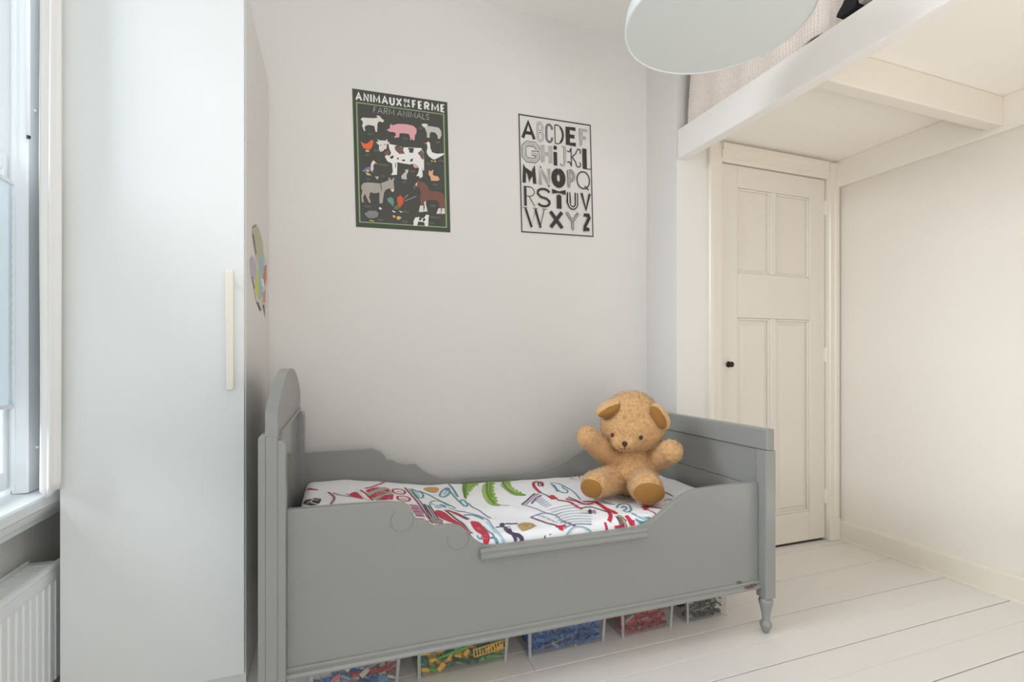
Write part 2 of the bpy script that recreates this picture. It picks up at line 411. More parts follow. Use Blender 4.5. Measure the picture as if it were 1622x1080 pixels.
# blind covering the middle of the window
zt_, zb__ = on_x(0, 280, -.893).z, on_x(0, 645, -.893).z
blind = thing('window_blind', 'pale blue-grey blind stretched across the middle of the left window', 'blind', (-.895, (WY0 + WY1)/2, zb__))
bm = bmesh.new(); n = 46; hh = zt_ - zb__
for k in range(n):
    a = k / n * hh; b = (k + 1) / n * hh; s = .0008 if k % 2 else -.0008
    y0_, y1_ = WY0 - (WY0 + WY1)/2 + .004, WY1 - (WY0 + WY1)/2 - .0052
    q = [bm.verts.new(p) for p in ((s, y0_, a), (s, y1_, a), (-s, y1_, b), (-s, y0_, b))]; bm.faces.new(q)
bmesh.ops.remove_doubles(bm, verts=bm.verts, dist=.0001)
link('fabric', bm, BLIND, blind, smooth=True)
obox('rail', (-.006, y0_, hh - .004), (.006, y1_, hh + .008), SASH, blind, .002); obox('rail', (-.006, y0_, -.008), (.006, y1_, .004), SASH, blind, .002)
# narrow blind guide ending in a dark cap
gp = on_x(45, 215, CXF + .004)
g = thing('blind_wand', 'thin white rod with dark end hanging on the window casing', 'rod', (gp.x, gp.y, gp.z))
bm = bmesh.new(); tube(bm, [(0, 0, 0), (0, 0, WZ1 - gp.z - .05)], .0045, 10); link('rod', bm, WARD, g, smooth=True)
bm = bmesh.new(); tube(bm, [(0, 0, -.008), (0, 0, 0)], .0052, 10); link('end_cap', bm, DARK, g)
# curtain
bm = bmesh.new(); rowsn, cn = 60, 48; gr = []
for i in range(rowsn + 1):
    t = i / rowsn; z = .712 + t * (2.80 - .712); row = []
    for k in range(cn + 1):
        q = k / cn * 1.0
        left = -.7985 + .012 * smoothstep(.70, 1.0, t) + .0012 * math.sin(t * 11)
        if q < .3:                                      # face turned to the room, in soft folds
            e = q / .3
            x = -.757 + (left + .757) * e + 0
            yy = 1.832 - .016 * math.sin(e * math.pi / 2) + .0045 * math.sin(e * 9.5 + .9 * math.sin(t * 2.5)) + .002 * math.sin(e * 21 + t * 4)
        else:                                           # then back along the wardrobe side
            e = (q - .3) / .7
            yy = 1.818 + e * .30
            x = left - .004 + .005 * math.sin(e * 24 + .7 * math.sin(t * 3)) * min(1, e * 6)
        zz = z + (1 - t) ** 8 * (.006 * math.sin(q * 22) - .010 * smoothstep(.05, .14, q) * (1 - smoothstep(.2, .3, q)))
        row.append(bm.verts.new((min(x, -.786) if yy > 1.845 else x, yy, zz)))
    gr.append(row)
for i in range(rowsn):
    for k in range(cn): bm.faces.new((gr[i][k], gr[i][k+1], gr[i+1][k+1], gr[i+1][k]))
cu = link('curtain', bm, CURT, smooth=True)
cu.modifiers.new('thickness', 'SOLIDIFY').thickness = .0015
tag(cu, 'white curtain bunched between the window casing and wardrobe', 'curtain')
# radiator under the sill
RX, RY1, RZ = -.80, 1.937, .481
rad = thing('radiator', 'white panel radiator with vertical grooves below the window sill', 'radiator', (RX, RY1, .1))
ry0 = -1.1
bm = bmesh.new()
prof = [(0, 0)]
yy = 0; pts = [(-.014, 0), (-.002, 0), (0, -.004), (0, -.03)]
pitch = .0333; k = 0
while yy - .03 > ry0 + .05:
    pts += [(0, yy - .030), (-.005, yy - .034), (-.005, yy - .042), (0, yy - .046)]; yy -= pitch
pts += [(0, ry0), (-.014, ry0)]
prism(bm, pts, 'z', .02, RZ - .1 - .055)
link('front_panel', bm, RADW, rad)
bm = bmesh.new(); prism(bm, [(-.016, .325), (0, .325), (.001, .33), (.001, .36), (-.002, .366), (-.016, .366)], 'y', ry0, .0)
link('top_band', bm, RADW, rad)
obox('back_panel', (-.078, ry0, .02), (-.066, 0, .362), RADW, rad, .003)
obox('side_cover', (-.078, -.020, .02), (-.016, -.012, .372), RADW, rad, .002)
gl = bmesh.new(); box(gl, (-.080, ry0, .369), (-.001, 0, .374)); grl = link('top_grille', gl, GRILLE, rad)
bm = bmesh.new(); prism(bm, [(-.001, .362), (.004, .366), (.004, .378), (-.004, .381), (-.008, .376)], 'y', ry0, 0); link('grille_edge', bm, RADW, grl)
bm = bmesh.new(); prism(bm, [(-.086, .362), (-.078, .366), (-.078, .381), (-.084, .381)], 'y', ry0, 0); link('grille_edge', bm, RADW, grl)
bm = bmesh.new()
k = 0; yy = -.03
while yy > ry0 + .03:
    box(bm, (-.072, yy - .006, .374), (-.012, yy, .3752)); yy -= .016
link('grille_bars', bm, RADW, grl, kind='stuff')
obox('wall_bracket', (-.098, -.30, .0), (-.078, -.26, .30), RADW, rad); obox('wall_bracket', (-.098, ry0 + .2, .0), (-.078, ry0 + .24, .30), RADW, rad)
bm = bmesh.new(); tube(bm, [(-.045, -.06, .02), (-.045, -.06, -.1)], .008, 10); link('pipe', bm, RADW, rad, smooth=True)

# ------------------------------------------------------------------ wardrobe
WX0, WX1, WYF, WZT = -.776, -.278, 1.89, 2.36
wd = thing('wardrobe', 'tall white single door wardrobe with long bar handle beside the window', 'wardrobe', ((WX0 + WX1)/2, WYF, 0))
hx = (WX1 - WX0) / 2
obox('side_panel', (hx - .019, 0, 0), (hx, .585, WZT), WARDS, wd, .001); obox('side_panel', (-hx, 0, 0), (-hx + .019, .585, WZT), WARDS, wd, .001)
obox('top_panel', (-hx + .019, 0, WZT - .019), (hx - .019, .585, WZT), WARDS, wd); obox('back_panel', (-hx + .019, .575, .02), (hx - .019, .585, WZT - .02), WARDS, wd)
obox('plinth', (-hx + .019, .006, 0), (hx - .019, .025, .062), WARD, wd)
dr = obox('door', (-hx + .001, -.021, .047), (hx - .003, -.002, WZT - .003), WARD, wd, .0012)
hz0, hz1 = on_y(364, 618, WYF - .04).z, on_y(364, 429, WYF - .04).z
hxx = on_y(364.5, 520, WYF - .05).x - (WX0 + WX1)/2
hd = obox('handle', (hxx - .012, -.058, hz0), (hxx + .012, -.048, hz1), HANDLE, dr, .0045, seg=3); hd['label'] = 'long cream bar handle'
for zz in (hz0 + .035, hz1 - .035):
    bm = bmesh.new(); tube(bm, [(hxx, -.05, zz), (hxx, -.02, zz)], .006, 12); link('handle_post', bm, HANDLE, dr, smooth=True)

# ------------------------------------------------------------------ flat prints: shared drawing helpers
def flat_shapes(name, shapes, place, parent, order0=0):
    """shapes: (material, outline) drawn in order; each outline becomes thin flat faces a hair above the one before"""
    bm = bmesh.new(); ms = []
    for n_, (m, pts) in enumerate(shapes):
        if m not in ms: ms.append(m)
        vs = [bm.verts.new(place(p[0], p[1], order0 + n_)) for p in pts]
        for t in tessellate_polygon([[Vector((p[0], p[1], 0)) for p in pts]]):
            try:
                f = bm.faces.new([vs[i] for i in t]); f.material_index = ms.index(m)
            except ValueError: pass
    return link(name, bm, None, parent, mats=ms)
def strip(pts, wd, taper=0.0):
    """outline quads of a stroke along pts"""
    out = []
    n = len(pts); L, Rr = [], []
    for i, p in enumerate(pts):
        a = pts[max(i - 1, 0)]; b = pts[min(i + 1, n - 1)]
        dx, dy = b[0] - a[0], b[1] - a[1]; l = math.hypot(dx, dy) or 1
        nx, ny = -dy / l, dx / l
        h = wd / 2 * (1 - taper * abs(2 * i / max(1, n - 1) - 1) ** 2)
        if 0 < i < n - 1:
            e = (p[0] - a[0], p[1] - a[1]); f = (b[0] - p[0], b[1] - p[1])
            le, lf = math.hypot(*e) or 1, math.hypot(*f) or 1
            c = (e[0]*f[0] + e[1]*f[1]) / (le * lf)
            h *= min(1.6, 1 / max(.5, math.sqrt(max(0.05, (1 + c) / 2))))
        L.append((p[0] + nx*h, p[1] + ny*h)); Rr.append((p[0] - nx*h, p[1] - ny*h))
    for i in range(n - 1): out.append([L[i], L[i+1], Rr[i+1], Rr[i]])
    return out
def arcp(cx, cy, rx, ry, a0, a1, n=14):
    return [(cx + rx*math.cos(R(a0 + (a1 - a0)*i/n)), cy + ry*math.sin(R(a0 + (a1 - a0)*i/n))) for i in range(n + 1)]
GL = {  # letters as strokes in a unit box, y downwards
 'A': [[(0,1),(.5,0),(1,1)], [(.2,.66),(.8,.66)]],
 'B': [[(0,0),(0,1)], [(0,0),(.5,0)] + arcp(.5,.24,.42,.24,-90,90) + [(0,.48)], [(0,.48),(.5,.48)] + arcp(.5,.74,.5,.26,-90,90) + [(0,1)]],
 'C': [arcp(.5,.28,.5,.28,0,-180) + arcp(.5,.72,.5,.28,180,0)],
 'D': [[(0,0),(0,1)], [(0,0),(.3,0)] + arcp(.3,.5,.7,.5,-90,90) + [(0,1)]],
 'E': [[(1,0),(0,0),(0,1),(1,1)], [(0,.5),(.85,.5)]],
 'F': [[(1,0),(0,0),(0,1)], [(0,.48),(.8,.48)]],
 'G': [[(1,.3),(1,.22),(.8,0),(.22,0),(0,.2),(0,.8),(.22,1),(.8,1),(1,.8),(1,.55),(.55,.55)]],
 'H': [[(0,0),(0,1)], [(1,0),(1,1)], [(0,.5),(1,.5)]],
 'I': [[(.5,0),(.5,1)]],
 'J': [[(.55,0),(1,0),(1,.8)] + arcp(.6,.8,.4,.2,0,150)],
 'K': [[(.3,.02),(.3,.98)], arcp(.85,.16,.13,.12,60,-160) + [(.62,.3),(.3,.52)], [(.36,.48),(.6,.72)] + arcp(.8,.84,.16,.13,150,-60), arcp(.12,.14,.12,.10,150,-30), arcp(.12,.86,.12,.10,-150,30)],
 'L': [[(0,0),(0,1)], [(0,1),(1,1),(1,.9)]],
 'M': [[(0,1),(.08,0),(.5,.8),(.92,0),(1,1)]],
 'N': [[(0,1),(0,0),(1,1),(1,0)]],
 'O': [arcp(.5,.5,.5,.5,-90,270,26)],
 'P': [[(0,1),(0,0),(.45,0)] + arcp(.45,.29,.55,.29,-90,90) + [(0,.58)]],
 'Q': [arcp(.5,.47,.5,.47,-90,270,26), [(.6,.78),(.9,1)]],
 'R': [[(0,0),(0,1)], [(0,0),(.5,0)] + arcp(.5,.25,.48,.25,-90,90) + [(0,.5)], [(.45,.5),(1,1)]],
 'S': [[(1,.18)] + arcp(.5,.22,.5,.22,-20,-180,8)[1:] + [(0,.3),(.25,.47),(.75,.55),(1,.7)] + arcp(.5,.78,.5,.22,0,160,8)],
 'T': [[(0,0),(1,0)], [(.5,0),(.5,1)]],
 'U': [[(0,0),(0,.65)] + arcp(.5,.65,.5,.35,180,0) + [(1,0)]],
 'V': [[(0,0),(.5,1),(1,0)]],
 'W': [[(0,0),(.28,1),(.52,.15),(.75,1),(1,0)]],
 'X': [[(0,0),(1,1)], [(1,0),(0,1)]],
 'Y': [[(0,0),(.5,.52),(1,0)], [(.5,.5),(.5,1)]],
 'Z': [[(0,.06),(.85,.06),(.95,.2),(.2,.8),(.05,.95),(.9,.95)]],
}
def letter(ch, x0, y0, x1, y1, wd, slant=0.0, inset=True):
    h = wd / 2 if inset else 0
    X0, X1, Y0, Y1 = x0 + h, x1 - h, y0 + h, y1 - h
    out = []
    for st in GL[ch]:
        pts = [(X0 + p[0]*(X1 - X0) + slant*(1 - p[1])*(Y1 - Y0), Y0 + p[1]*(Y1 - Y0)) for p in st]
        out += strip(pts, wd)
    return out
INK = {}
def ink(name, r, g, b):
    if name not in INK: INK[name] = mat('print_' + name, S(r, g, b), 0.6)
    return INK[name]

# ------------------------------------------------------------------ animals poster
PW = YB - .0015
ac = [on_y(558, 140, PW), on_y(708.5, 162, PW), on_y(564, 359, PW), on_y(713.5, 368, PW)]
pa = thing('animals_poster', 'dark farm animals poster with white title, left of the two wall posters', 'poster', (ac[2] + ac[3]) / 2)
org = (ac[2] + ac[3]) / 2
def pl_px(u, v, n): 
    p = on_y(u, v, PW - .0006 - .00001 * n); return p - org
paper = bmesh.new(); vs = [paper.verts.new(Vector((p.x, y_, p.z)) - org) for y_ in (YB - .0002, PW) for p in (ac[0], ac[1], ac[3], ac[2])]
for f in ((0,1,2,3),(7,6,5,4),(0,4,5,1),(1,5,6,2),(2,6,7,3),(3,7,4,0)): paper.faces.new([vs[i] for i in f])
bmesh.ops.recalc_face_normals(paper, faces=paper.faces)
link('paper', paper, mat('poster_charcoal', S(74, 74, 71), 0.6), pa)
def st_px(s, t):
    a = [558 + (708.5-558)*s, 140 + 22*s]; b = [564 + (713.5-564)*s, 359 + 9*s]
    return (a[0] + (b[0]-a[0])*t, a[1] + (b[1]-a[1])*t)
def strect(s0, t0, s1, t1): return [st_px(s0, t0), st_px(s1, t0), st_px(s1, t1), st_px(s0, t1)]
def stpoly(quads): return [[st_px(*p) for p in q] for q in quads]
WHT = ink('white', 238, 236, 232); DGR = ink('dark_green', 66, 78, 56); LGR = ink('pale_green', 156, 172, 138)
sh = [(DGR, strect(.0, .0, .045, 1)), (DGR, strect(.955, .11, 1, 1)), (DGR, strect(0, .962, 1, 1)), (DGR, strect(.03, .088, .97, .105))]
for q in ((.035,.094,.965,.101), (.035,.094,.047,.967), (.953,.094,.965,.967), (.035,.960,.965,.967)): sh.append((LGR, strect(*q)))
sh.append((ink('frame_ground', 76, 84, 68), strect(.047, .101, .06, .96))); sh.append((ink('frame_ground', 76, 84, 68), strect(.94, .101, .953, .96)))
def word(txt, s0, s1, t0, t1, wd, widths, m, slant=0.0, gap=.012):
    tot = sum(widths[c] for c in txt); k = (s1 - s0 - gap*(len(txt) - 1)) / tot; x = s0
    for c in txt:
        cw = widths[c]*k
        # work in near-square units: t is 1.46 times longer than s on paper
        for q in letter(c, x, t0*1.44, x + cw, t1*1.44, wd, slant): sh.append((m, [st_px(p[0], p[1]/1.44) for p in q]))
        x += cw + gap
WID = dict(A=1.05, N=.9, I=.25, M=1.15, U=.85, X=.95, D=.8, E=.65, L=.6, F=.65, R=.8, S=.65)
word('ANIMAUX', .03, .522, .019, .084, .018, WID, WHT)
word('DE', .542, .608, .020, .047, .010, WID, WHT, gap=.008); word('LA', .542, .608, .054, .082, .010, WID, WHT, gap=.008)
word('FERME', .627, .975, .019, .084, .018, WID, WHT, gap=.016)
THIN = ink('chalk', 190, 188, 184)
word('FARM', .215, .435, .110, .156, .0055, WID, THIN, .12, .012); word('ANIMALS', .465, .80, .110, .156, .0055, WID, THIN, .12, .010)
def c2(pts): return [(555 + x/9.0, 170 + y/9.0) for x, y in pts]
def c3(pts): return [(555 + x/8.64, 250 + y/8.64) for x, y in pts]
OFF = ink('offwhite', 226, 222, 216); PINK = ink('pink', 226, 168, 174); LG = ink('light_grey', 202, 196, 190); ORA = ink('orange', 232, 112, 70)
BRN = ink('brown', 124, 92, 84); BLU = ink('blue_grey', 128, 130, 152); YEL = ink('yellow', 222, 188, 110); RAB = ink('apricot', 228, 176, 136)
DKY = ink('donkey_grey', 178, 168, 160); HRS = ink('horse_brown', 126, 86, 78); TEA = ink('teal', 112, 152, 140); RED = ink('red_orange', 214, 96, 68)
OLI = ink('olive', 108, 116, 84); GUI = ink('guinea_grey', 138, 136, 142); BLK = ink('black', 58, 56, 54); CHR = ink('charcoal', 74, 74, 71)
A2 = [
 (OFF, [(145,175),(170,145),(240,150),(330,155),(375,150),(395,138),(368,128),(390,113),(425,130),(440,155),(480,185),(465,215),(430,205),(405,200),(385,235),(380,350),(360,350),(340,265),(255,250),(215,265),(200,290),(215,335),(195,335),(165,260),(180,220),(165,185)]),
 (PINK, [(515,320),(560,300),(565,265),(575,235),(600,255),(680,235),(800,240),(900,265),(945,310),(940,370),(920,400),(915,470),(885,465),(880,430),(870,465),(845,465),(855,440),(835,380),(760,370),(700,370),(695,425),(640,435),(620,420),(650,400),(640,360),(600,350),(560,350)]),
 (LG, [(1010,240),(1050,230),(1105,240),(1100,265),(1180,275),(1260,290),(1295,340),(1300,400),(1275,450),(1245,445),(1245,410),(1210,360),(1150,350),(1130,380),(1130,435),(1090,430),(1090,370),(1060,290),(1035,275)]),
 (OFF, [(1010,240),(1050,230),(1105,240),(1090,262),(1070,288),(1035,275)]),
 (ORA, [(145,480),(180,510),(230,520),(270,490),(290,465),(320,465),(330,500),(310,560),(285,600),(190,585),(165,540)]),
 (YEL, [(222,600),(262,604),(272,635),(215,635)]),
 (BRN, [(480,640),(545,600),(560,650),(545,690),(490,688)]),
 (WHT, [(540,520),(650,540),(760,570),(830,570),(900,575),(1010,580),(1040,640),(1050,750),(1050,900),(1035,900),(1020,850),(1030,940),(1030,990),(985,1010),(980,980),(935,980),(960,950),(980,880),(960,830),(900,800),(850,815),(700,790),(670,780),(665,960),(580,965),(605,920),(595,800),(530,770),(490,700),(520,680),(560,690),(580,650),(555,590)]),
 (PINK, [(890,800),(960,830),(975,860),(920,865),(895,835)]),
 (OFF, [(365,490),(400,495),(385,450),(410,470),(500,475),(525,450),(530,490),(560,500),(555,520),(520,520),(515,590),(485,600),(470,620),(430,635),(405,600),(410,540),(385,520)]),
 (BLK, [(420,535),(440,528),(438,548)]), (BLK, [(475,525),(495,520),(490,545)]), (BLK, [(425,600),(440,602),(432,612)]),
 (BRN, [(640,545),(760,570),(752,610),(775,660),(700,665),(650,620),(630,590)]), (BRN, [(1010,600),(1040,650),(1045,740),(1020,740),(990,690),(960,650),(1000,620)]),
 (CHR, [(820,575),(900,580),(905,600),(890,650),(840,645),(835,610)]), (CHR, [(660,545),(700,552),(690,570),(655,570)]),
 (BLK, [(860,740),(895,725),(885,770),(850,775)]), (BLK, [(735,745),(785,745),(770,770),(740,765)]), (BLK, [(575,700),(610,680),(615,720),(585,735),(560,715)]), (BLK, [(668,715),(690,720),(685,745),(665,740)]),
 (BLK, [(640,790),(652,790),(650,860),(640,860)]),
 (WHT, [(1085,505),(1110,485),(1135,510),(1140,580),(1165,640),(1230,660),(1335,655),(1330,675),(1260,715),(1200,745),(1165,735),(1110,690),(1085,640),(1100,570)]),
 (ORA, [(1040,518),(1085,496),(1090,520)]), (YEL, [(1140,772),(1168,750),(1175,775)]), (YEL, [(1185,780),(1205,750),(1228,778)]),
 (BLU, [(160,910),(200,880),(245,850),(290,850),(300,890),(270,920),(230,930),(190,915)]), (OFF, [(290,830),(300,790),(325,755),(350,770),(350,795),(325,830),(330,880),(310,925),(295,900)]),
 (YEL, [(345,765),(388,812),(352,798)]), (OFF, [(235,890),(260,892),(255,915),(235,910)]), (YEL, [(215,935),(250,930),(295,960),(290,972),(240,965)]),
 (LG, [(780,880),(800,890),(825,880),(825,920),(800,960),(805,1030),(770,1025),(730,1020),(725,980),(760,940),(785,920)]),
 (RAB, [(1125,890),(1150,920),(1165,890),(1185,895),(1175,940),(1180,970),(1250,985),(1275,1030),(1240,1050),(1150,1045),(1140,990),(1115,960),(1115,920)]),
]
A3 = [
 (LG, [(335,255),(390,255),(370,300)]),
 (DKY, [(150,380),(175,345),(240,335),(410,350),(480,325),(525,305),(520,270),(540,270),(555,305),(590,275),(605,270),(590,320),(600,430),(580,465),(555,450),(540,415),(480,440),(460,480),(440,620),(400,625),(395,560),(400,475),(340,485),(270,470),(255,540),(280,610),(255,615),(220,540),(200,490),(175,540),(185,615),(155,600),(150,520),(165,450),(150,420)]),
 (OFF, [(560,430),(598,425),(592,460),(570,465)]), (BLK, [(408,350),(418,350),(430,420),(426,470),(420,425)]),
 (HRS, [(850,400),(880,350),(910,330),(925,300),(945,320),(1010,335),(1060,390),(1085,450),(1180,455),(1260,480),(1300,560),(1290,700),(1215,700),(1210,620),(1170,580),(1060,585),(1030,600),(1020,670),(965,660),(950,560),(960,470),(935,400),(900,415),(870,430)]),
 (OFF, [(890,370),(908,338),(918,345),(905,385)]), (OFF, [(1010,600),(1032,590),(1036,670),(1016,668)]),
 (OFF, [(955,650),(1000,655),(1000,740),(935,740)]), (OFF, [(1020,660),(1040,660),(1055,735),(1003,735)]), (OFF, [(1205,690),(1240,690),(1235,765),(1175,765)]), (OFF, [(1255,690),(1290,690),(1295,765),(1240,765)]),
 (TEA, [(500,560),(550,535),(590,560),(598,620),(580,665),(550,625),(520,610)]), (RED, [(640,540),(690,510),(730,560),(725,620),(690,668),(655,655),(640,600)]),
 (OLI, [(600,660),(650,645),(690,680),(640,712),(590,700)]), (OFF, [(570,715),(625,738),(600,748),(575,735)]), (OFF, [(660,716),(720,740),(690,750)]),
 (GUI, [(190,765),(260,720),(350,725),(390,760),(370,810),(300,830),(240,820)]), (OFF, [(385,685),(410,672),(435,700),(405,712)]), (BLK, [(395,710),(410,712),(390,755),(375,745)]), (YEL, [(262,845),(330,862),(325,872),(265,862)]),
 (YEL, [(570,790),(600,785),(620,800),(600,825)]), (YEL, [(625,815),(660,795),(700,815),(680,840),(650,850)]),
 (WHT, [(865,862),(890,815),(940,810),(1000,830),(1040,775),(1080,785),(1070,820),(1065,935),(1020,930),(1010,880),(930,870),(910,930),(890,925),(865,930)]),
 (BLK, [(940,820),(978,815),(970,850),(940,860)]), (BLK, [(985,850),(1015,820),(1030,850),(1000,872)]),
]
for m, p in A2: sh.append((m, c2(p)))
for m, p in A3: sh.append((m, c3(p)))
CAP = ink('caption', 132, 130, 126)
for a, b in (((735,555),(790,505)), ((745,590),(900,525))):
    for q in strip([a, b], 9): sh.append((DKY, c3(q)))
random.seed(3)
def caption(x, y, wid, conv, lines=2, sc=1):
    """tiny two-line captions, only legible as chalk ticks in the photograph"""
    for l in range(lines):
        xx = x + random.uniform(0, 8)
        while xx < x + wid * (1 - .2*l):
            ww = random.uniform(7, 15); yy = y + l*17 + (xx - x)*.12
            sh.append((CAP, conv([(xx, yy), (xx + ww, yy + 1.5), (xx + ww, yy + 9), (xx, yy + 7.5)]))); xx += ww + 4
for a in ((250,365,70), (745,425,70), (970,280,60), (1210,480,70), (330,600,75), (205,665,70), (400,800,150), (850,895,75), (435,965,55), (740,1050,55), (1255,750,80), (1080,790,60), (220,1010,65)): caption(*a, c2)
for a in ((195,645,90), (720,720,80), (370,835,90), (705,860,85), (1090,795,140), (1095,640,70), (1125,350,70), (1085,880,60)): caption(*a, c3)
flat_shapes('print', sh, pl_px, pa)

# ------------------------------------------------------------------ alphabet poster
bc = [on_y(821, 180, PW), on_y(935.6, 197.8, PW), on_y(825.6, 367.8, PW), on_y(940, 375.5, PW)]
pb = thing('alphabet_poster', 'white alphabet poster with black mixed letters, right of the animals poster', 'poster', (bc[2] + bc[3]) / 2)
orgb = (bc[2] + bc[3]) / 2
paper = bmesh.new()
def ext(i, j): return bc[i] + (bc[i] - bc[j]) * .012
cn4 = [ext(0, 3), ext(1, 2), ext(3, 0), ext(2, 1)]
vs = [paper.verts.new(Vector((p.x, y_, p.z)) - orgb) for y_ in (YB - .0002, PW) for p in cn4]
for f in ((0,1,2,3),(7,6,5,4),(0,4,5,1),(1,5,6,2),(2,6,7,3),(3,7,4,0)): paper.faces.new([vs[i] for i in f])
bmesh.ops.recalc_face_normals(paper, faces=paper.faces)
PAPW = mat('poster_white', S(221, 219, 215), 0.6)
link('paper', paper, PAPW, pb)
RT = 1.46
def b_place(s, t, n):
    t /= RT
    a = bc[0].lerp(bc[1], s); b = bc[2].lerp(bc[3], s); p = a.lerp(b, t)
    return Vector((p.x, PW - .0006 - .00001*n, p.z)) - orgb
BK = ink('letter_black', 52, 50, 49); GY = ink('letter_grey', 128, 126, 123); PWH = PAPW
sb = []
for q in ((0,0,1,.011), (0,1-.011,1,1), (0,0,.015,1), (1-.015,0,1,1)):
    sb.append((BK, [(q[0], q[1]*RT), (q[2], q[1]*RT), (q[2], q[3]*RT), (q[0], q[3]*RT)]))
def LT(ch, s0, s1, t0, t1, wd, m=None, inline=0, outline=0, hatch=0):
    m = m or BK
    for q in letter(ch, s0, t0*RT, s1, t1*RT, wd): sb.append((m, q))
    if inline:
        sb_ = letter(ch, s0 + (wd-inline)/2, t0*RT + (wd-inline)/2, s1 - (wd-inline)/2, t1*RT - (wd-inline)/2, inline)
        for q in sb_: sb.append((PWH, q))
    if hatch:
        h = wd / 2
        for st in GL[ch]:
            pts = [(s0 + h + p[0]*(s1 - s0 - wd), t0*RT + h + p[1]*((t1 - t0)*RT - wd)) for p in st]
            for a, b in zip(pts, pts[1:]):
                L = math.hypot(b[0]-a[0], b[1]-a[1]); k = max(1, int(L / hatch))
                dx, dy = (b[0]-a[0])/(L or 1), (b[1]-a[1])/(L or 1)
                for i in range(k):
                    c = (a[0] + (b[0]-a[0])*(i+.5)/k, a[1] + (b[1]-a[1])*(i+.5)/k)
                    for q in strip([(c[0] - dy*h*.98 - dx*h*.4, c[1] + dx*h*.98 - dy*h*.4), (c[0] + dy*h*.98 + dx*h*.4, c[1] - dx*h*.98 + dy*h*.4)], hatch*.45): sb.append((PWH, q))
r1, r2, r3, r4, r5 = (.045,.213), (.222,.402), (.424,.594), (.608,.775), (.79,.958)
LT('A', .03,.225, *r1, .042); LT('B', .24,.335, *r1, .026, inline=.014); LT('C', .355,.46, *r1, .027, inline=.004); LT('D', .48,.61, *r1, .012)
for q in strip(arcp(.52, (r1[0]+r1[1])/2*RT, .075, .112, -60, 60), .026): sb.append((BK, q))
LT('E', .64,.80, *r1, .048); LT('F', .83,.965, *r1, .040, GY, hatch=.022)
LT('G', .03,.275, *r2, .062, GY, inline=.034)
for q in letter('G', .03 + .027, r2[0]*RT + .027, .275 - .027, r2[1]*RT - .027, .009): sb.append((GY, q))
LT('H', .29,.44, *r2, .046, GY, hatch=.016)
sb.append((BK, [(.458, .285*RT), (.508, .285*RT), (.508, .402*RT), (.458, .402*RT)])); sb.append((BK, arcp(.483, .248*RT, .026, .028, 0, 340, 14)))
LT('J', .52,.625, *r2, .020, inline=.010); LT('K', .64,.85, *r2, .013)
LT('L', .865,.985, *r2, .008)
sb.append((BK, [(.872, r2[0]*RT), (.925, r2[0]*RT), (.925, r2[1]*RT - .004), (.872, r2[1]*RT - .004)]))
LT('M', .03,.215, *r3, .044)
sb.append((BK, [(.06, r3[0]*RT + .03), (.19, r3[0]*RT + .10), (.125, r3[0]*RT + .19)]))
LT('N', .25,.41, *r3, .042, hatch=.011)
LT('O', .42,.615, *r3, .075); LT('P', .645,.75, *r3, .034, GY, inline=.006); LT('Q', .77,.965, *r3, .015)
LT('R', .045,.19, *r4, .009)
sb.append((BK, [(.045, r4[0]*RT), (.078, r4[0]*RT), (.078, r4[1]*RT), (.045, r4[1]*RT)]))
LT('S', .215,.40, *r4, .027)
a, b = r4
sb.append((BK, [(.425, a*RT), (.515, (a+.018)*RT), (.61, a*RT), (.61, (a+.042)*RT), (.515, (a+.03)*RT), (.425, (a+.042)*RT)]))
sb.append((BK, [(.485, (a+.055)*RT), (.515, (a+.042)*RT), (.55, (a+.055)*RT), (.55, b*RT), (.485, b*RT)]))
LT('U', .63,.785, *r4, .046, inline=.012); LT('V', .82,.97, *r4, .032)
LT('W', .05,.315, *r5, .010)
for x0_, x1_ in ((.06, .135), (.19, .255)):
    for q in strip([(x0_, r5[0]*RT + .008), (x1_, r5[1]*RT - .008)], .028): sb.append((BK, q))
for xx in (.05, .19, .315):
    for q in strip([(xx - .03, r5[0]*RT), (xx + .03, r5[0]*RT)], .007): sb.append((BK, q))
LT('X', .37,.575, *r5, .046); LT('Y', .60,.80, *r5, .034, inline=.022)
for dx in (-.006, .006):
    for q in letter('Y', .615 + dx, r5[0]*RT + .008, .785 + dx, r5[1]*RT, .005): sb.append((BK, q))
LT('Z', .835,.965, *r5, .040)
for cx_, cy_ in ((.852, r5[0]*RT + .028), (.945, r5[1]*RT - .028)): sb.append((PWH, arcp(cx_, cy_, .009, .010, 0, 330, 10)))
flat_shapes('print', sb, b_place, pb)

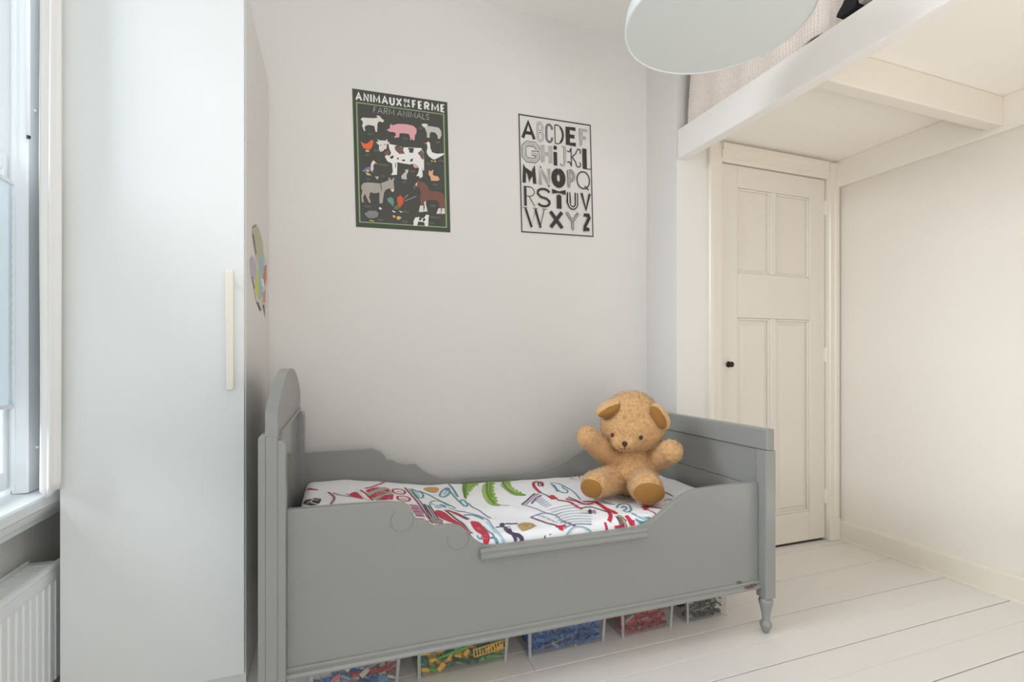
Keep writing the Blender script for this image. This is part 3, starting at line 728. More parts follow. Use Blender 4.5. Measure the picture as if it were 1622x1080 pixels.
# ------------------------------------------------------------------ paper cut-out on the wardrobe side
SX = WX1 + .0012
def s_place(x, y, n): return on_x(390 + x/6.36, 340 + y/6.36, SX + .00002*n) - so
so = on_x(390 + 130/6.36, 340 + 560/6.36, SX)
stk = thing('paper_bird', 'narrow multicoloured paper bird drawing stuck on the wardrobe side', 'drawing', so)
ss = [
 (ink('bird_paper', 214, 208, 200), [(60,115),(100,92),(135,140),(170,270),(180,390),(210,480),(215,640),(200,760),(198,900),(192,1030),(170,930),(150,970),(105,890),(80,760),(50,620),(38,450),(65,410),(98,480),(95,400),(80,330),(62,200)]),
 (ink('bird_sage', 186, 188, 160), [(68,120),(100,100),(130,150),(165,280),(175,400),(150,470),(125,520),(105,420),(85,330),(66,200)]),
 (ink('bird_teal', 160, 196, 196), [(130,440),(175,390),(182,520),(162,640),(168,780),(145,860),(120,860),(125,640)]),
 (ink('bird_lilac', 196, 176, 200), [(45,440),(65,420),(95,500),(105,600),(85,660),(55,600)]),
 (ink('bird_lime', 200, 206, 128), [(100,560),(120,540),(125,700),(130,860),(95,800),(85,700)]),
 (ink('bird_yellow', 222, 200, 96), [(92,740),(120,720),(124,780),(100,800)]),
 (ink('bird_red', 206, 128, 112), [(180,520),(205,500),(205,640),(190,720),(165,640)]),
 (ink('bird_orange', 208, 158, 128), [(165,790),(197,750),(194,880),(165,890)]),
 (ink('bird_white', 236, 234, 230), [(150,640),(175,650),(182,730),(160,720)]),
 (ink('bird_dark', 92, 84, 84), [(64,200),(74,200),(104,390),(96,400)]), (ink('bird_dark', 92, 84, 84), [(105,880),(122,880),(152,960),(140,970)]), (ink('bird_dark', 92, 84, 84), [(165,905),(182,910),(190,1025)]),
 (ink('bird_dark', 92, 84, 84), [(58,620),(66,620),(88,740),(80,745)]), (ink('bird_dark', 92, 84, 84), [(66,125),(100,98),(104,106),(72,135)]),
]
flat_shapes('drawing', ss, s_place, stk)

# ------------------------------------------------------------------ the bed
BO = Vector((-.128, 1.569, 0)); BR = R(-0.6)
bed = thing('childrens_bed', 'grey painted wooden child bed with arched headboard and scalloped sides', 'bed', BO, BR)
BM = Matrix.Translation(BO) @ Matrix.Rotation(BR, 4, 'Z'); BMI = BM.inverted()
def bed_px(u, v, yl):
    """point of the bed's local plane y = yl seen at (u, v)"""
    r = (BMI.to_3x3() @ ray(u, v)); e = BMI @ EYE
    return e + r * ((yl - e.y) / r.y)
XE = 1.743                                              # inner face of the foot legs
YBK = 0.805                                             # back edge of posts
prof_px = [(453,808),(560,799),(600,796.5),(625,796),(640.7,797.5),(649,803),(654,811.7),(656.7,819),(660,823),(674,824),(679,830),(689,835),(700,833),(711,831.4),(723,832.6),(733,836),(740.6,843.7),(744,850),(749,851),(755,857),(765,863),(775,865.3),(790,865),(900,851.5),(1000,838),(1013,836),(1028,829),(1045,816.6),(1061,801),(1074.5,790.6),(1085,783.5),(1094,779),(1110,774.5),(1133,771),(1165,767),(1206,762.5)]
fp = [bed_px(u, v, 0.0) for u, v in prof_px]
top = [(p.x, p.z) for p in fp]; top[0] = (0.001, top[0][1]); top[-1] = (XE - .0005, top[-1][1])
zbot = .182
bm = bmesh.new(); prism(bm, [(0.001, zbot)] + top + [(XE - .0005, zbot)], 'y', 0, .024)
front = bev(link('side_board', bm, GREY, bed), .003)
# bottom molding, cover rail and carved scrolls on the near side board
bm = bmesh.new(); prism(bm, [(0, zbot - .002), (-.013, zbot - .002), (-.016, zbot + .004), (-.013, zbot + .012), (-.007, zbot + .015), (-.008, zbot + .022), (-.004, zbot + .027), (0, zbot + .028)], 'x', .001, XE - .001)
link('bottom_molding', bm, GREY, front)
ra, rb_ = bed_px(762, 879, -.02), bed_px(1026, 846, -.02)
bm = bmesh.new(); zc = (ra.z + rb_.z)/2
prism(bm, [(0, zc - .017), (-.018, zc - .017), (-.026, zc - .011), (-.026, zc - .001), (-.018, zc + .003), (-.020, zc + .012), (-.012, zc + .017), (0, zc + .017)], 'x', ra.x, rb_.x)
bev(link('edge_molding', bm, GREY, front), .002)
for (u, v, rr, a0, a1) in ((637, 824, 18.0, -35, 235), (725.8, 853, 16.8, -30, 200)):
    c = bed_px(u, v, 0); rad_ = (bed_px(u + rr, v, 0) - c).length
    bm = bmesh.new()
    tube(bm, [(c.x + rad_*math.cos(R(t)), -.0004, c.z - rad_*math.sin(R(t))) for t in [a0 + (a1 - a0)*i/36 for i in range(37)]], .0017, 6)
    link('carved_scroll', bm, GREY, front, smooth=True)
wp = bed_px(1192, 929, -.0165)
for (u, v, sx, sz) in ((1188, 931, .022, .0045), (1195, 927.5, .014, .003), (1175, 924.5, .012, .003)):
    p = bed_px(u, v, -.0165)
    pts = [(p.x + sx*math.cos(t)*(1 + .25*math.sin(3*t)), p.z + sz*math.sin(t)*(1 + .3*math.cos(2*t))) for t in [i*math.pi/8 for i in range(16)]]
    bm = bmesh.new(); prism(bm, pts, 'y', -.0168 if u > 1180 else -.0045, -.004 if u > 1180 else .002); link('worn_paint', bm, WORN, front)['label'] = 'bare brown patch where the grey paint is worn'
# far side board
yb2 = .752
bk_px = [(484.8,718),(562,713),(590.5,711.4),(602.8,715.5),(609,722),(613,728.5),(621,729.3),(631,734.6),(643.5,737.4),(652,736.2),(659.7,736.6),(668,742.7),(674,748),(684,753),(700,757.8),(716.7,758.2),(780,753.8),(847,748.8),(863,744.8),(879.5,738.7),(895.7,730.5),(912,720),(924,714)]
bp_ = [bed_px(u, v, yb2) for u, v in bk_px]
tp = [(p.x, p.z) for p in bp_]; tp[0] = (0.001, tp[0][1]); zr = tp[-1][1]
tp += [(tp[-1][0] + .06, zr + .02), (tp[-1][0] + .14, zr + .03), (XE - .0005, zr + .035)]
bm = bmesh.new(); prism(bm, [(0.001, zbot)] + tp + [(XE - .0005, zbot)], 'y', yb2, yb2 + .024)
bev(link('side_board', bm, GREY, bed), .003)
obox('bed_base', (.004, .0245, .19), (XE - .004, yb2 - .0005, .235), SHEET, bed)
# headboard: arched board, recessed glossy panel, doubled posts
HY0, HY1 = -.039, YBK + .015
yc = (HY0 + HY1)/2; hw = (HY1 - HY0)/2
arc_ = [(yc + hw*s, .955 + .112*(1 - abs(s)**2.1)) for s in [1 - 2*i/28 for i in range(29)]]
bm = bmesh.new(); prism(bm, [(HY0, .885), (HY1, .885)] + arc_, 'x', -.050, -.018)
hb = bev(link('arch_board', bm, GREY, bed), .004)
bm = bmesh.new(); prism(bm, [(-.018, .892), (-.012, .892), (-.010, .886), (-.014, .878), (-.030, .874), (-.030, .886), (-.018, .886)], 'y', HY0 + .055, HY1 - .055); link('arch_molding', bm, GREY, hb)
obox('head_panel', (-.036, HY0 + .04, .15), (-.023, HY1 - .04, .886), GREYG, bed)
def post_out(y0, y1, z0, z1, rr):
    pts = [(y0, z0), (y1, z0)] + [(y1 - rr + rr*math.cos(t), z1 - rr + rr*math.sin(t)) for t in [i*math.pi/12 for i in range(7)]] + [(y0 + rr - rr*math.sin(t), z1 - rr + rr*math.cos(t)) for t in [i*math.pi/12 for i in range(7)]]
    return pts
def turned(name, x, y, parent):
    bm = bmesh.new()
    lathe(bm, [(.009, 0), (.0125, .004), (.015, .012), (.019, .02), (.0235, .030), (.0238, .036), (.020, .043), (.0145, .052), (.0155, .07), (.0215, .10), (.0275, .122), (.0285, .130), (.026, .136), (.021, .140), (.021, .16)], 24, (x, y))
    return link(name, bm, GREY, parent, smooth=True)
for y0, pw in ((HY0, .05), (HY1 - .10, .10)):
    bm = bmesh.new(); box(bm, (-.050, y0, .15), (-.018, y0 + pw, .886)); pc = bev(link('post', bm, GREY, bed), .003)
    for xa_, xb_, zt2 in ((-.018, .002, .872), (-.068, -.050, .892)):
        # cladding strip, its top rounded off towards the outside
        r_ = .016; sg = 1 if xa_ > -.03 else -1
        xo, xi = (xb_, xa_) if sg == 1 else (xa_, xb_)
        pts = [(xi, .15), (xo, .15), (xo, zt2 - r_)] + [(xo - sg*r_*(1 - math.cos(t)), zt2 - r_ + r_*math.sin(t)) for t in [i*math.pi/12 for i in range(1, 7)]] + [(xi, zt2)]
        bm = bmesh.new(); prism(bm, pts, 'y', y0 + .001, y0 + pw - .001); bev(link('post_strip', bm, GREY, pc), .002)
    turned('leg', -.033, y0 + .027 if pw < .06 else HY1 - .027, bed)
# footboard
FT = .822
xi, xo = XE + .004, XE + .044
obox('top_rail', (xi, HY0, .737), (xo, HY1, FT), GREY, bed, .006, seg=3)
for y0 in (HY0, HY1 - .052):
    obox('post', (XE, y0, .145), (XE + .050, y0 + .052, .7368), GREY, bed, .004)
    turned('leg', XE + .025, y0 + .026, bed)
for za, zb3 in ((.580, .7355), (.40, .578), (.20, .398)):
    obox('plank', (xi + .012, HY0 + .052, za), (xi + .028, HY1 - .052, zb3), GREY, bed, .0035)

# mattress
ms_ = obox('mattress', (.012, .035, .2352), (XE - .012, yb2 - .01, .395), SHEET, b=.03); ms_.location = BO; ms_.rotation_euler = (0, 0, BR)
tag(ms_, 'pale mattress inside the grey bed beneath the printed duvet', 'mattress')
# duvet: a height field over the mattress
DXA, DXB, DYA, DYB = .006, XE - .010, .028, yb2 - .006
def dh(x, y):
    h = .508 + .062 * (1 - smoothstep(.12, .62, x)) * (.55 + .45*smoothstep(.0, .25, y))
    h += .012 * math.sin(x*5.1 + 1.0) * math.sin(y*4.3 + .4) * .8
    h += .0055 * noise.noise(Vector((x*9, y*11, 2.3))) + .0008 * noise.noise(Vector((x*20, y*18, 7)))
    h += .010 * smoothstep(.45, .75, y) * (1 - smoothstep(.5, .9, x))
    h -= .028 * math.exp(-(((x - 1.37)/.19)**2 + ((y - .33)/.21)**2))
    e = min(y - DYA, DYB - y, x - DXA, DXB - x); r = .04
    if e < r: h -= (r - math.sqrt(max(0, r*r - (r - max(e, 0))**2))) * 1.0
    return h
bm = bmesh.new(); nx, ny = 190, 84; gd = []
for i in range(nx + 1):
    x = DXA + (DXB - DXA)*i/nx; c = []
    for j in range(ny + 1):
        t = j/ny; y = DYA + (DYB - DYA)*(t + .5*0) 
        c.append(bm.verts.new((x, y, dh(x, y))))
    gd.append(c)
for i in range(nx):
    for j in range(ny): bm.faces.new((gd[i][j], gd[i+1][j], gd[i+1][j+1], gd[i][j+1]))
rim = [gd[i][0] for i in range(nx + 1)] + [gd[nx][j] for j in range(1, ny + 1)] + [gd[i][ny] for i in range(nx - 1, -1, -1)] + [gd[0][j] for j in range(ny - 1, 0, -1)]
lowr = [bm.verts.new((v.co.x, v.co.y, .396)) for v in rim]
for i in range(len(rim)):
    j = (i + 1) % len(rim); bm.faces.new((rim[i], lowr[i], lowr[j], rim[j]))
bm.faces.new(lowr)
bmesh.ops.recalc_face_normals(bm, faces=bm.faces)
duv = link('duvet', bm, DUVET, smooth=True); duv.location = BO; duv.rotation_euler = (0, 0, BR)
tag(duv, 'white duvet printed with red, teal and green ship and palm drawings', 'duvet')
E0 = BMI @ EYE; R3 = BMI.to_3x3()
def duv_px(u, v):
    """where the sight line meets the duvet, in bed coordinates"""
    r = R3 @ ray(u, v); z = .515
    for _ in range(12):
        p = E0 + r * ((z - E0.z) / r.z)
        x = min(max(p.x, DXA + .002), DXB - .002); y = min(max(p.y, DYA + .002), DYB - .002)
        z = .5*z + .5*dh(x, y)
    return (p.x, p.y)
class Print:
    def __init__(s): s.bm = bmesh.new(); s.ms = []; s.n = 0
    def idx(s, m):
        if m not in s.ms: s.ms.append(m)
        return s.ms.index(m)
    def put(s, quads, m):
        k = s.idx(m); s.n += 1; off = .0010 + .000015*s.n
        for q in quads:
            q = [(min(max(p[0], DXA + .001), DXB - .001), min(max(p[1], DYA + .001), DYB - .001)) for p in q]
            todo = [tuple(q[i] for i in t) for t in tessellate_polygon([[Vector((p[0], p[1], 0)) for p in q]])]
            while todo:
                a, b, c = todo.pop()
                e = sorted(((math.dist(a, b), a, b, c), (math.dist(b, c), b, c, a), (math.dist(c, a), c, a, b)), key=lambda z: -z[0])[0]
                if e[0] > .016:
                    m_ = ((e[1][0] + e[2][0])/2, (e[1][1] + e[2][1])/2); todo += [(e[1], m_, e[3]), (m_, e[2], e[3])]; continue
                f = s.bm.faces.new([s.bm.verts.new((p[0], p[1], dh(*p) + off)) for p in (a, b, c)]); f.material_index = k
                f.normal_update()
                if f.normal.z < 0: f.normal_flip()
    def line(s, pix, wd, m, k=2, closed=False, taper=0.0):
        pts = [duv_px(*p) for p in pix]
        if closed: pts = pts + [pts[0]]
        pts = chaikin(pts, k)
        # resample so that long strokes follow the cloth
        out = [pts[0]]; wd *= .8
        for a, b in zip(pts, pts[1:]):
            L = math.hypot(b[0]-a[0], b[1]-a[1]); n_ = max(1, int(L/.015))
            out += [(a[0] + (b[0]-a[0])*i/n_, a[1] + (b[1]-a[1])*i/n_) for i in range(1, n_ + 1)]
        s.put(strip(out, wd, taper), m)
    def blob(s, pix, m):
        pts = chaikin([duv_px(*p) for p in pix], 1, True)
        c = (sum(p[0] for p in pts)/len(pts), sum(p[1] for p in pts)/len(pts))
        s.put([pts], m)
D5 = lambda pts: [(600 + x/8.11, 750 + y/8.11) for x, y in pts]
D6 = lambda pts: [(720 + x/7.373, 740 + y/7.373) for x, y in pts]
D7 = lambda pts: [(820 + x/6.007, 750 + y/6.007) for x, y in pts]
D4 = lambda pts: [(460 + x/9.01, 750 + y/9.01) for x, y in pts]
CR = ink('crimson', 190, 44, 72); CR2 = ink('rose', 206, 92, 112); TL = ink('teal_line', 98, 150, 166); TLL = ink('teal_pale', 168, 208, 218); GRN = ink('leaf_green', 142, 178, 74); GRD = ink('leaf_dark', 92, 128, 62)
IND = ink('indigo', 74, 62, 92); TAN = ink('tan', 190, 158, 110); PUR = ink('plum', 128, 74, 104); SIL = ink('silver_green', 168, 174, 166); INB = ink('ink_black', 60, 52, 56); LIN = ink('line_blue', 138, 150, 176); OCH = ink('ochre', 202, 160, 92); WH = DUVET
P = Print()
# head end: skull, red bands
P.blob(D4([(175,430),(200,390),(290,370),(330,345),(450,365),(430,400),(400,450),(240,465)]), INB)
P.line(D4([(215,450),(300,400),(330,350)]), .010, ink('cream_print', 226, 216, 204)); P.line(D4([(240,400),(330,430),(400,440)]), .009, ink('cream_print', 226, 216, 204)); P.line(D4([(330,375),(400,385)]), .008, ink('cream_print', 226, 216, 204))
P.line(D4([(540,265),(620,320),(630,370),(575,440)]), .012, ink('rust', 160, 104, 96), 2); P.line(D4([(610,275),(700,310),(850,330),(1050,365)]), .008, ink('rust', 160, 104, 96))
P.blob(D4([(830,300),(930,255),(1040,350),(1000,362),(880,325)]), CR); P.line(D4([(800,290),(900,335),(1050,365)]), .009, CR2)
P.line(D4([(940,250),(1040,340),(1130,385)]), .013, ink('cream_print', 226, 216, 204))
P.blob(D4([(1060,235),(1200,200),(1400,195),(1470,290),(1450,380),(1200,385),(1110,300)]), SIL)
for rd in ([(1110,335),(1230,268),(1395,222),(1415,262),(1300,314),(1180,352)], [(1220,385),(1340,312),(1475,302),(1465,372)], [(1075,245),(1190,205),(1280,200),(1180,245),(1110,272)]): P.put([[duv_px(*p) for p in D4(rd)]], CR)
P.line(D4([(1000,235),(1100,310),(1180,385)]), .010, CR); P.line(D4([(1060,215),(1200,190),(1400,185)]), .014, CR2)
P.line(D4([(230,235),(300,228),(390,235)]), .016, CR)
for o_ in ((180,205),(240,295)):
    P.line(D5([(o_[0], o_[1]), (o_[0]+90, o_[1]-8), (o_[0]+165, o_[1]+25), (o_[0]+150, o_[1]+62), (o_[0]+60, o_[1]+58), (o_[0], o_[1]+35)]), .011, CR, 2, True)
    P.line(D5([(o_[0]+40, o_[1]+25), (o_[0]+120, o_[1]+38)]), .008, CR2)
# ship hull planks running down to the near edge
P.line(D5([(335,180),(480,340),(600,520),(690,640)]), .009, PUR); P.line(D5([(360,185),(500,335),(620,510),(720,650)]), .010, ink('cream_print', 226, 216, 204)); P.line(D5([(380,195),(520,340),(640,500),(740,640)]), .006, INB)
P.blob(D5([(390,400),(520,410),(600,540),(480,560)]), ink('mauve', 176, 140, 164)); 
for a_ in (((390,405),(500,412)), ((420,445),(500,450)), ((445,490),(530,495)), ((470,540),(590,550))): P.line(D5(a_), .014, CR)
for k_ in range(4):
    P.line(D5([(545 + 38*k_, 380 + 14*k_), (640 + 40*k_, 540 + 12*k_), (700 + 45*k_, 640 + 8*k_)]), .007, INB if k_ % 2 else PUR)
P.blob(D5([(640,570),(760,565),(830,610),(790,650),(700,640)]), ink('pewter', 150, 146, 146)); P.line(D5([(600,610),(700,620),(850,655)]), .010, CR2); P.line(D5([(720,600),(790,590),(830,610)]), .006, INB)
# red hull
P.blob(D5([(710,480),(780,472),(850,500),(960,590),(1080,660),(1130,730),(1190,790),(1150,795),(1060,690),(930,630),(830,590),(740,540)]), CR)
P.line(D5([(845,470),(960,560),(1100,660),(1195,770)]), .009, INB); P.line(D5([(870,470),(990,560),(1120,655),(1200,760)]), .011, ink('cream_print', 226, 216, 204))
P.line(D5([(870,475),(960,500),(1050,540),(1150,590)]), .022, PUR); P.line(D5([(880,470),(980,515),(1060,545)]), .018, CR)
P.blob(D5([(1160,610),(1280,620),(1340,680),(1390,740),(1420,800),(1430,890),(1380,905),(1340,870),(1330,790),(1220,720)]), CR)
P.blob(D5([(1240,700),(1290,690),(1320,720),(1270,730)]), CR2)
for yy in (770, 800, 835): P.line(D5([(1310, yy+8), (1400, yy)]), .006, CR2)
# teal waves
for ln in ([(420,200),(480,290),(530,320),(580,300),(560,250),(500,230)], [(780,290),(800,230),(860,190),(920,210),(900,270),(840,310)], [(1040,350),(1090,335),(1140,390),(1130,430),(1070,400)], [(850,200),(880,180),(910,200),(890,225)]):
    P.line(D5(ln), .010, TL, 2, True)
P.blob(D5([(430,215),(470,225),(540,290),(500,300)]), TLL); P.blob(D5([(820,250),(870,215),(890,250),(840,285)]), TLL)
P.line(D5([(520,225),(640,270),(760,340),(900,400),(990,450)]), .008, TL); P.line(D5([(900,140),(960,200),(1015,300)]), .012, TL); P.line(D5([(920,230),(980,310),(1040,370)]), .009, TL)
P.line(D5([(1150,380),(1210,440),(1330,500),(1440,575)]), .009, LIN); P.line(D5([(1090,535),(1200,530),(1290,560),(1340,590)]), .012, TL); P.line(D5([(990,480),(1120,500),(1300,540),(1410,600),(1480,710)]), .007, LIN)
P.line(D5([(650,380),(720,350),(800,360),(900,420)]), .007, TL); P.blob(D5([(770,390),(850,410),(880,440),(820,430)]), TL); P.blob(D5([(700,420),(760,400),(840,430),(780,450)]), TLL)
P.line(D5([(600,400),(680,440),(640,390),(720,400)]), .007, TL); P.line(D5([(900,440),(1000,480),(1110,490)]), .006, TL)
P.line(D5([(1340,680),(1430,760),(1500,850),(1540,900)]), .008, TL); P.line(D5([(1430,830),(1500,870),(1530,900)]), .008, TL); P.line(D5([(1260,800),(1290,850),(1330,830)]), .007, TL); P.line(D5([(1380,620),(1440,680),(1500,760),(1600,900)]), .006, TLL); P.line(D5([(1440,640),(1500,720),(1560,800),(1640,880)]), .006, TLL)
P.blob(D5([(560,200),(640,175),(760,180),(780,215),(720,250),(620,230)]), OCH); P.blob(D5([(620,195),(680,190),(690,220),(640,215)]), TAN)
# palm leaves
L1 = [(95,178),(88,230),(95,300),(112,350),(140,388),(145,330),(168,320),(160,285),(195,282),(182,250),(212,266),(206,225),(232,240),(240,210),(272,216),(280,185),(325,172),(250,160),(170,165)]
L2 = [(350,150),(330,210),(320,280),(335,340),(370,400),(420,440),(480,452),(560,446),(505,432),(478,405),(512,400),(480,375),(502,355),(464,345),(482,310),(450,300),(466,270),(436,250),(470,240),(440,215),(482,190),(450,178),(490,150)]
L3 = [(500,150),(540,210),(600,270),(660,315),(720,332),(780,334),(845,326),(790,310),(775,285),(742,292),(732,262),(702,272),(690,240),(668,242),(662,205),(636,206),(664,180),(620,180),(655,150)]
for lf in (L1, L2, L3): P.put([[duv_px(*p) for p in D6(lf)]], GRN)
P.line(D6([(110,190),(105,270),(125,360)]), .011, GRD); P.line(D6([(160,185),(130,240),(128,330)]), .008, GRD)
P.line(D6([(385,160),(375,260),(395,350),(470,430)]), .011, GRD); P.line(D6([(345,200),(340,290),(380,390)]), .007, ink('leaf_pale', 176, 200, 110)); P.line(D6([(420,180),(410,280),(440,360)]), .007, GRD)
P.line(D6([(525,160),(600,250),(690,310),(830,328)]), .011, GRD); P.line(D6([(590,190),(650,250),(720,300)]), .007, ink('leaf_pale', 176, 200, 110))
P.line(D6([(560,445),(640,450)]), .005, GRD)
# figure with a chest
P.blob(D6([(520,680),(545,650),(590,660),(580,700),(540,705)]), IND); P.line(D6([(590,660),(660,665),(740,660)]), .014, ink('slate_blue', 112, 110, 150)); P.line(D6([(590,700),(610,760),(700,790),(760,800),(800,825),(780,850)]), .017, IND); P.line(D6([(640,720),(650,760),(720,825)]), .014, IND); P.line(D6([(480,705),(530,700)]), .008, IND)
P.line(D6([(610,700),(650,700)]), .012, ink('blush', 206, 172, 188))
P.blob(D6([(730,680),(780,650),(900,650),(960,690),(800,765),(760,720)]), TAN); P.blob(D6([(800,690),(840,670),(870,690),(830,720)]), ink('moss', 158, 150, 96)); P.line(D6([(745,690),(860,665),(955,690)]), .006, ink('brown_line', 140, 104, 82))
P.blob(D6([(1035,828),(1060,815),(1065,835),(1045,845)]), IND); P.blob(D6([(1100,812),(1130,805),(1125,818)]), IND)
# red snake-like bowsprit and ship sails
P.line(D6([(1020,215),(985,225),(970,195),(1000,170),(1035,185),(1030,225)]), .008, INB, 2)
P.line(D6([(1030,210),(1000,180),(950,168),(915,190),(935,240),(1000,300)]), .018, CR, 2)
P.line(D6([(1000,300),(1060,320),(1130,370)]), .007, INB)
P.line(D6([(1100,340),(1150,375)]), .020, CR, 0); P.line(D6([(1130,330),(1195,375)]), .020, CR, 0); P.line(D6([(1200,385),(1330,400),(1420,460),(1490,490)]), .016, CR); P.line(D6([(1300,370),(1390,390),(1500,440),(1622,425)]), .016, CR)
P.line(D6([(1330,350),(1430,390),(1490,430)]), .010, PUR)
P.line(D7([(620,270),(720,265),(800,310),(900,360),(935,385)]), .024, CR); P.line(D7([(800,310),(860,360),(890,410),(870,460)]), .018, CR); P.line(D7([(600,330),(700,315),(800,350),(880,380)]), .008, INB)
P.line(D7([(1030,405),(1080,450),(1120,480)]), .022, CR); P.line(D7([(830,470),(850,520)]), .012, CR); P.line(D7([(930,490),(1000,480),(1040,500)]), .016, CR); P.blob(D7([(930,400),(980,395),(1050,470),(1000,480)]), ink('drab', 176, 160, 140))
for k_ in range(5): P.line(D7([(930 + 14*k_, 410 + 3*k_), (980 + 14*k_, 470 + 3*k_)]), .004, INB)
# sails
for ln, w_ in (([(785,440),(940,310)], .010), ([(830,440),(980,310)], .007), ([(785,440),(880,460),(1040,530),(1180,560)], .007), ([(890,585),(1060,530),(1180,560),(1250,630)], .007), ([(890,585),(1020,640),(1220,710)], .010), ([(1250,630),(1330,660),(1420,700)], .010), ([(1180,560),(1250,530)], .006), ([(900,430),(940,370),(990,340),(1020,330)], .009)):
    P.line(D6(ln), w_, PUR if w_ > .008 else LIN, 1)
for k_ in range(6): P.line(D6([(940 + 22*k_, 400 + 14*k_), (1010 + 24*k_, 350 + 18*k_)]), .005, LIN)
for k_ in range(9):
    y_ = 440 + 32*k_; P.line(D6([(1100 + 25*k_, y_ + 60), (1250 + 18*k_, y_ + 20 - 2*k_), (1420 + 10*k_, y_ + 2), (1600, y_ + 10)]), .0055, LIN if k_ % 2 else ink('line_teal', 150, 186, 190))
for k_ in range(4): P.line(D6([(960 + 60*k_, 560 + 26*k_), (1060 + 50*k_, 580 + 24*k_)]), .005, LIN)
P.line(D6([(1240,690),(1245,775)]), .020, CR, 0); P.line(D6([(1180,700),(1300,690)]), .009, CR, 0)
for ln in ([(1110,190),(1180,185),(1300,230),(1420,320),(1470,380)], [(1160,210),(1210,280),(1300,310),(1330,280),(1250,230)], [(1130,200),(1180,250),(1200,290)]): P.line(D6(ln), .008, TL)
for ln in ([(940,330),(960,295),(1050,290),(1085,340),(1060,375),(1000,360)], [(980,330),(1020,310),(1040,340),(1000,355)], [(800,265),(860,290),(930,300)]): P.line(D7(ln), .009, TL)
P.line(D7([(1080,380),(1150,430),(1260,450)]), .008, TL); P.line(D7([(1120,440),(1180,480),(1240,470)]), .007, TL); P.line(D7([(1130,410),(1220,430),(1270,430)]), .007, TLL)
P.line(D7([(1180,330),(1240,310),(1210,350)]), .018, CR); P.line(D7([(1240,350),(1320,400)]), .008, CR); P.line(D7([(1260,320),(1380,340)]), .012, CR2); P.line(D7([(1390,260),(1480,240),(1440,300)]), .010, TLL); P.line(D7([(1400,180),(1480,220)]), .008, TL)
P.blob(D7([(600,350),(650,345),(660,380),(610,385)]), ink('cream_print', 226, 216, 204)); P.blob(D7([(670,350),(700,345),(710,385),(670,390)]), IND); P.blob(D7([(710,350),(740,352),(745,385),(712,385)]), ink('mauve', 176, 140, 164))
for ln in ([(470,25),(540,60),(590,70)], [(520,15),(580,40),(600,60)]): P.line(D7(ln), .008, ink('cream_print', 226, 216, 204))
P.line(D7([(430,10),(520,20),(590,40)]), .012, CR2); P.line(D7([(460,30),(520,60)]), .006, ink('drab', 176, 160, 140)); P.line(D7([(940,210),(1000,200),(1050,220)]), .012, ink('drab', 176, 160, 140)); P.line(D7([(960,240),(1040,250)]), .006, TAN)
pr = link('printed_pattern', P.bm, None, duv, mats=P.ms); pr['label'] = 'red, teal and green drawings printed on the white cotton'

# ------------------------------------------------------------------ teddy bear
RGT, UPV, FWD = Vector((CS, -SN, 0)), Vector((0, 0, 1)), Vector((SN, CS, 0))
BASIS = Matrix((RGT, UPV, FWD)).transposed()           # columns: right, up, away
def ell(bm, c, rx, ry, rz, roll=0.0, tilt=0.0, sub=3):
    """ellipsoid at world point c; rx right, ry up, rz away from the viewer; roll in the picture plane"""
    M = Matrix.Translation(c) @ BASIS.to_4x4() @ Matrix.Rotation(roll, 4, 'Z') @ Matrix.Rotation(tilt, 4, 'Y') @ Matrix.Diagonal((rx, ry, rz, 1))
    bmesh.ops.create_icosphere(bm, subdivisions=sub, radius=1, matrix=M)
def capsule(bm, a, b, ra, rb, n=9):
    for i in range(n + 1):
        t = i / n; r = ra + (rb - ra)*t
        bmesh.ops.create_icosphere(bm, subdivisions=2, radius=r, matrix=Matrix.Translation(a.lerp(b, t)))
def solid(name, bm, m, parent, org, vox=.006, smooth_it=6, fuzz=.0, flat=None):
    me = bpy.data.meshes.new('tmp'); bm.to_mesh(me); bm.free()
    o = bpy.data.objects.new('tmp', me); COL.objects.link(o)
    r = o.modifiers.new('r', 'REMESH'); r.mode = 'VOXEL'; r.voxel_size = vox
    s = o.modifiers.new('s', 'SMOOTH'); s.iterations = smooth_it; s.factor = .5
    dg = bpy.context.evaluated_depsgraph_get()
    me2 = bpy.data.meshes.new_from_object(o.evaluated_get(dg))
    bpy.data.objects.remove(o); bpy.data.meshes.remove(me)
    me2.name = name
    for v in me2.vertices:
        p = v.co.copy(); nrm = v.normal.copy()
        d = fuzz*(.6*noise.noise(p*55) + .8*noise.noise(p*120) + .5*noise.noise(p*230))
        v.co = p + nrm*d - org
    me2.materials.clear(); me2.materials.append(m)
    for p in me2.polygons: p.use_smooth = True
    o2 = bpy.data.objects.new(name, me2); COL.objects.link(o2); o2.parent = parent
    return o2
K = 1 / F
bo = at_depth(1000, 735, 2.24); bo.z = .515
bear = thing('teddy_bear', 'light brown plush teddy bear sitting on the duvet at the bed foot', 'teddy bear', bo)
hc = at_depth(1002, 674, 2.22); HR = (.143, .119, .120)
bm = bmesh.new()
ell(bm, hc, *HR); ell(bm, at_depth(990, 699, 2.15), .062, .043, .052)                               # head and muzzle
ell(bm, at_depth(1000, 656, 2.22), .118, .105, .110)
ell(bm, at_depth(997, 738, 2.25), .108, .116, .095); ell(bm, at_depth(1000, 752, 2.22), .118, .088, .100)  # torso
capsule(bm, at_depth(968, 726, 2.23), at_depth(931, 692, 2.13), .047, .049)                            # arms
capsule(bm, at_depth(1034, 732, 2.22), at_depth(1062, 715, 2.12), .050, .052)
capsule(bm, at_depth(976, 758, 2.20), at_depth(943, 767, 2.07), .066, .058)                            # legs
capsule(bm, at_depth(1014, 761, 2.20), at_depth(1024, 773, 2.03), .070, .068)
body = solid('body', bm, FUR, bear, bo, .006, 5, .0042)
